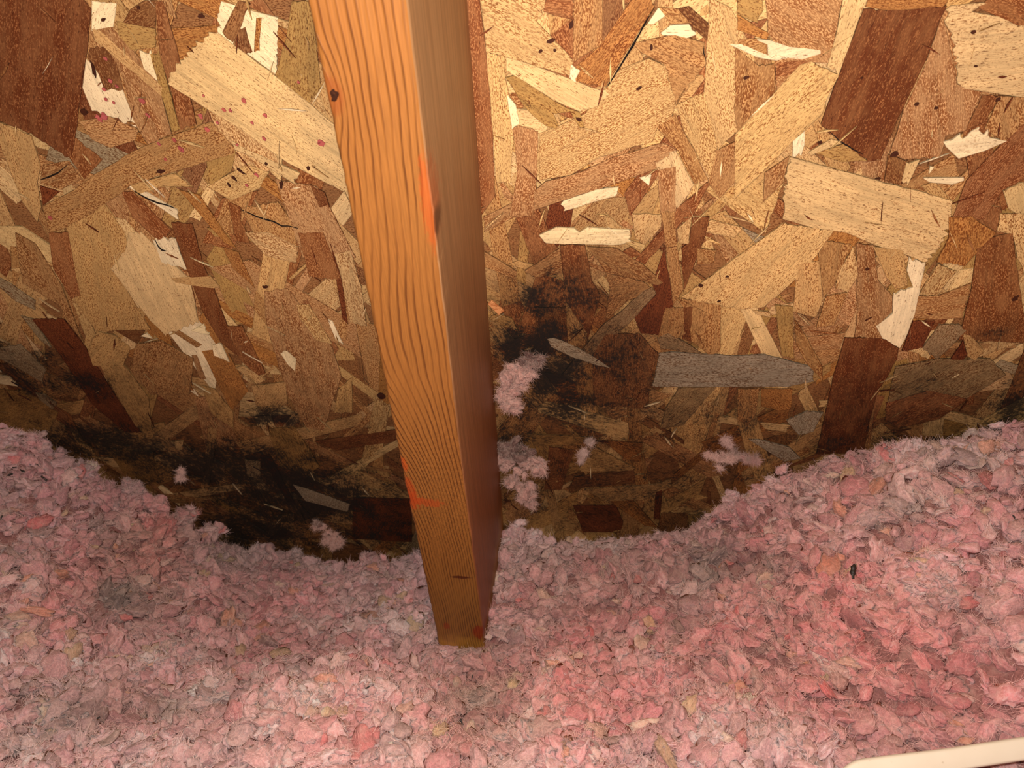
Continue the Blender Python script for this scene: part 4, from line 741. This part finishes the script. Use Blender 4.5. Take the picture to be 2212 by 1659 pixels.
    k = rng.integers(0, len(V), 90000); fr.append(V[k]); fd.append(rng.normal(0, .6, (len(k), 3))+LASTC[k, 3:]*.8+np.array([0, -.1, .2])); fc.append(np.clip(C[k]*rng.uniform(.8, 1.3, (len(k), 1)), 0, .95)); fl.append(rng.uniform(.002, .007, len(k)))
    base = 0; VV_, TT_, CC_ = [], [], []
    for V, T, C in parts: VV_.append(V); TT_.append(T+base); CC_.append(C); base += len(V)
    V, T, C = np.concatenate(VV_), np.concatenate(TT_), np.concatenate(CC_)
    me = tri_mesh('blown_insulation', V, T, M_wool); attr(me, 'wool', 'FLOAT_COLOR', np.c_[C, np.ones(len(C))])
    o = bpy.data.objects.new('blown_insulation', me); COL.objects.link(o)
    tag(o, 'pink blown loose-fill insulation heaped over the attic floor', 'insulation', kind='stuff')
    f = fibre_curves('loose_fibre', np.concatenate(fr), np.concatenate(fd), np.concatenate(fc), np.concatenate(fl), M_fibre)
    f.parent = o; f['kind'] = 'stuff'
    return o
insulation = build_insulation()
bpy.context.view_layer.update()
dg = bpy.context.evaluated_depsgraph_get()
ins_eval = insulation.evaluated_get(dg)
def on_wool(px, py):
    d = Vector(RW @ ray(px, py)).normalized(); ok, loc, nrm, _ = ins_eval.ray_cast(Vector(EYE), d)
    return (loc, nrm) if ok else (Vector(EYE)+d*.5, Vector((0, 0, 1)))

# ------------------------------------------------------------------ cable
def build_cable():
    N = NT('cream_sheath'); o = N.n('ShaderNodeTexCoord').outputs['Object']
    col = N.mix(N.noise(o, 60, 3), lin((222, 212, 194)), lin((210, 199, 178)))
    col = N.mix(N.math('MULTIPLY', N.rng(N.noise(o, 300, 4, .7), .66, .74), .5), col, lin((170, 150, 120)))
    N.principled(col, .42, Specular_IOR_Level=.4)
    P = [Vector(p) for p in cable_pts]; path = []
    for i in range(len(P)-1):
        p0, p1, p2, p3 = P[max(0, i-1)], P[i], P[i+1], P[min(len(P)-1, i+2)]
        for k in range(8):
            t = k/8; path.append(.5*((2*p1)+(p2-p0)*t+(2*p0-5*p1+4*p2-p3)*t*t+(3*p1-p0-3*p2+p3)*t**3))
    path.append(P[-1])
    view = Vector(RW @ np.array([0, .42, 1.0])).normalized()
    prof = []; hw, hh = .0050, .0026
    for i in range(28):
        a = 2*math.pi*i/28; cx_, sy_ = math.cos(a), math.sin(a)
        x = (hw-hh)*(1 if cx_ > 0 else -1)*min(1, abs(cx_)*3)+hh*cx_; y = hh*sy_*(1+.10*math.cos(3*x/hw*math.pi/1.5))
        prof.append((x, y))
    V, Fc = [], []; n = len(prof)
    for i, p in enumerate(path):
        t = (path[min(i+1, len(path)-1)]-path[max(i-1, 0)]).normalized(); s = t.cross(view).normalized(); u = s.cross(t)
        for x, y in prof: V.append(p+s*x+u*y)
    for i in range(len(path)-1):
        for j in range(n):
            k = (j+1) % n; Fc.append((i*n+j, i*n+k, (i+1)*n+k, (i+1)*n+j))
    Fc.append(tuple(range(n))[::-1]); Fc.append(tuple((len(path)-1)*n+j for j in range(n)))
    c = mesh_obj('electrical_cable', V, Fc, N.m, smooth=True)
    tag(c, 'cream white flat electrical cable lying across the insulation', 'cable')
build_cable()

# ------------------------------------------------------------------ wool tufts caught on the decking
def stuck_tuft(name, label, outline, dark=.0, group=None, raise_=.006, n=15, s=(.0034, .0078), fuzz=900, tint=(204, 160, 152)):
    """outline: list of blobs (px, py, radius px) seen on the board"""
    C_, S_, K_ = [], [], []
    for (px, py, rp, w) in outline:
        m = max(3, int(n*w))
        for _ in range(m):
            a, q = random.uniform(0, 2*math.pi), rp*math.sqrt(random.random())
            st = deck_pt(px+q*math.cos(a), py+q*math.sin(a)); C_.append(deck_world(st[0], st[1], random.uniform(.003, raise_))); S_.append(random.uniform(*s)*(.6+.4*rp/30)); K_.append(w)
    C_, S_ = np.array(C_), np.array(S_)
    base = np.tile(lin(tint), (len(C_), 1))*np.clip(rng.normal(1, .10, len(C_)), .7, 1.2)[:, None]
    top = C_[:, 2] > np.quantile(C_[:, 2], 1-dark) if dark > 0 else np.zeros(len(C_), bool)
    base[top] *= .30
    org = C_.mean(0); V, T, C = assemble(C_-org, S_, 3, 1.5, base)
    me = tri_mesh(name, V, T, M_wool); attr(me, 'wool', 'FLOAT_COLOR', np.c_[C, np.ones(len(C))])
    o = bpy.data.objects.new(name, me); COL.objects.link(o); o.location = org
    tag(o, label, 'insulation tuft', group)
    fuzz *= 7; k = rng.integers(0, len(V), fuzz)
    f = fibre_curves('fibre', V[k], rng.normal(0, .7, (fuzz, 3))+(-n_w)*.2+LASTC[k, 3:]*.7+(V[k]-LASTC[k, :3])/S_.mean()*.4, C[k]*rng.uniform(.8, 1.25, (fuzz, 1)), rng.uniform(.0015, .0065, fuzz), M_fibre, .00007)
    f.parent = o; f['kind'] = 'stuff'
    return o
G = 'pink wool tufts caught on the roof decking'
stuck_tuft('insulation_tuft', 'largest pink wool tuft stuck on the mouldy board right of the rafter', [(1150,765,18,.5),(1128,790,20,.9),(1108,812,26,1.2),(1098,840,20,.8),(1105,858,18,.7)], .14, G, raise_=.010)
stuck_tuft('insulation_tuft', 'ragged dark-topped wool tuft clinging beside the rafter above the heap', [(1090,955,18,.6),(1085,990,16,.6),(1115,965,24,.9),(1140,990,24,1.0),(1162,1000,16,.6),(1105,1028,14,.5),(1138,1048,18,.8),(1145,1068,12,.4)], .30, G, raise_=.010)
stuck_tuft('insulation_tuft', 'thin grey wisp of wool hanging on the board right of the ragged tuft', [(1275,945,8,.3),(1264,965,7,.3),(1252,982,6,.2)], .3, G, n=14, s=(.001, .0022), fuzz=260, tint=(178, 146, 142))
stuck_tuft('insulation_tuft', 'small torn pink wisp snagged on the board above the right heap', [(1530,972,7,.4),(1555,980,10,.7),(1572,985,10,.7),(1590,972,9,.5),(1552,1003,4,.2)], .1, G, n=16, s=(.0014, .0032), fuzz=320)
stuck_tuft('insulation_tuft', 'tiny curl of wool just above the torn pink wisp', [(1566,940,5,.5),(1574,952,5,.5)], 0, G, n=10, s=(.001, .0022), fuzz=140, tint=(190, 150, 148))
stuck_tuft('insulation_tuft', 'dusky pink smear of wool right of the torn pink wisp', [(1610,980,10,.6),(1632,984,9,.5)], .2, G, n=14, s=(.0014, .003), fuzz=240, tint=(170, 116, 116))
stuck_tuft('insulation_tuft', 'pink wool scrap on the dark board left of the rafter foot', [(690,1130,12,.7),(712,1150,14,.9),(732,1162,11,.7),(725,1172,8,.4)], .1, G, n=18, s=(.002, .0045), fuzz=420, tint=(206, 156, 146))
stuck_tuft('insulation_tuft', 'tiny pale scrap of wool high on the black mould at left', [(396,1008,6,.5),(398,1022,7,.6)], 0, G, n=10, s=(.0018, .0035), fuzz=120, tint=(206, 164, 156))
stuck_tuft('insulation_tuft', 'pale fluffy tuft poking above the right heap against the board', [(1917,955,10,.6),(1915,975,14,.8)], 0, G, n=14, s=(.003, .005), fuzz=320)
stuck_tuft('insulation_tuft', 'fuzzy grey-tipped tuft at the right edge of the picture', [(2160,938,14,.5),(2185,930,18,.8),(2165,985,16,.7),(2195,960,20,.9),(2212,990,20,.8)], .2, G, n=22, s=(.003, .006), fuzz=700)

# ------------------------------------------------------------------ wood chip beside the rafter
def chip():
    N = NT('chip_wood'); o = N.n('ShaderNodeTexCoord').outputs['Object']
    N.principled(N.mix(N.rng(N.noise(N.vmath('MULTIPLY', o, (300, 1200, 300)), 1, 3), .45, .6), lin((214, 150, 96)), lin((178, 110, 62))), .7)
    q = [(1056,645),(1064,638),(1090,664),(1079,673)]; V = []
    for z in (.0024, .0045):
        for p in q: s = deck_pt(*p); V.append(deck_world(s[0], s[1], z+(.0025 if p[0] < 1070 else 0)))
    V = np.array(V); org = V.mean(0)
    o = mesh_obj('wood_chip', V-org, [(3,2,1,0),(4,5,6,7),(0,1,5,4),(1,2,6,5),(2,3,7,6),(3,0,4,7)], N.m); o.location = org
    b = o.modifiers.new('bevel', 'BEVEL'); b.width = .0004; b.segments = 2
    tag(o, 'small light orange wood chip lodged beside the rafter above the mould', 'wood chip')
chip()

# ------------------------------------------------------------------ droppings on the wool
N = NT('dropping_black'); co = N.n('ShaderNodeTexCoord').outputs['Object']
N.principled(N.mix(N.noise(co, 1500, 3), (.010, .008, .007, 1), (.035, .026, .02, 1)), .55, N.bump(N.noise(co, 1400, 4), .6, .0003))
M_drop = N.m
def dropping_mesh(seed, lumpsn):
    V, T = ico(4); out = np.empty_like(V)
    for i, v in enumerate(V):
        x = v[0]; seg = 1+.16*math.cos(x*lumpsn*math.pi+seed)+.12*mnoise.noise((v[0]*3+seed, v[1]*3, v[2]*3))
        rr = .26*seg; out[i] = (x, v[1]*rr/max(.35, math.sqrt(max(0, 1-x*x))+.001)*math.sqrt(max(0, 1-x**6)) if abs(x) < .97 else v[1]*.3, v[2]*rr*1.1)
        out[i][1] += .10*math.sin(x*2.2+seed)
    return out, T
DROPS = [  # x, y, length px, angle (deg, anticlockwise), label
    (1838,1237,38,66,'long segmented black dropping on the pink heap at right'), (2187,1118,13,-70,'small black dropping near the right edge of the heap'),
    (10,1008,9,60,'black dropping nearest the left edge, in the row of droppings'), (34,1010,10,10,'black dropping second from the left in the upper row'), (51,1017,13,-25,'black dropping in the middle of the left-hand cluster'),
    (82,1004,9,-30,'highest black dropping of the left-hand cluster'), (24,1027,17,30,'long black dropping lowest left in the left-hand cluster'), (98,1034,17,-25,'rightmost black dropping of the left-hand cluster'),
    (3,1117,11,80,'black dropping cut by the left edge of the picture below the cluster'), (124,1549,9,0,'lone black dropping on the grey-pink wool at lower left'), (214,1551,12,35,'black dropping right of the lone one at lower left'),
    (1021,1461,11,80,'black dropping in the grey wool below the rafter foot'), (998,1560,18,-60,'black crooked dropping in the grey wool at bottom centre'), (918,1640,11,60,'black dropping at the bottom edge below the rafter'),
    (795,1484,11,20,'thin black dropping on the mound left of the rafter foot')]
for i, (px, py, ln, an, lab) in enumerate(DROPS):
    V, T = dropping_mesh(i*1.3, 3.5 if i == 0 else 1.5)
    loc, nrm = on_wool(max(px, 6), py); d = (loc-Vector(EYE)); dep = -(RW.T @ np.array(d))[2]
    L = ln/2/F*dep; xa = Vector(RW @ np.array([math.cos(R(an)), math.sin(R(an)), 0])); za = Vector(RW @ np.array([0, .25, 1.0])).normalized()
    xa = (xa-za*xa.dot(za)).normalized(); ya = za.cross(xa)
    me = tri_mesh('dropping', V*L, T, M_drop); o = bpy.data.objects.new('dropping', me); COL.objects.link(o)
    m = Matrix((xa, ya, za)).transposed().to_4x4(); m.translation = loc+za*(L*.25+.0012); o.matrix_world = m
    tag(o, lab, 'dropping', 'rodent droppings on the insulation')
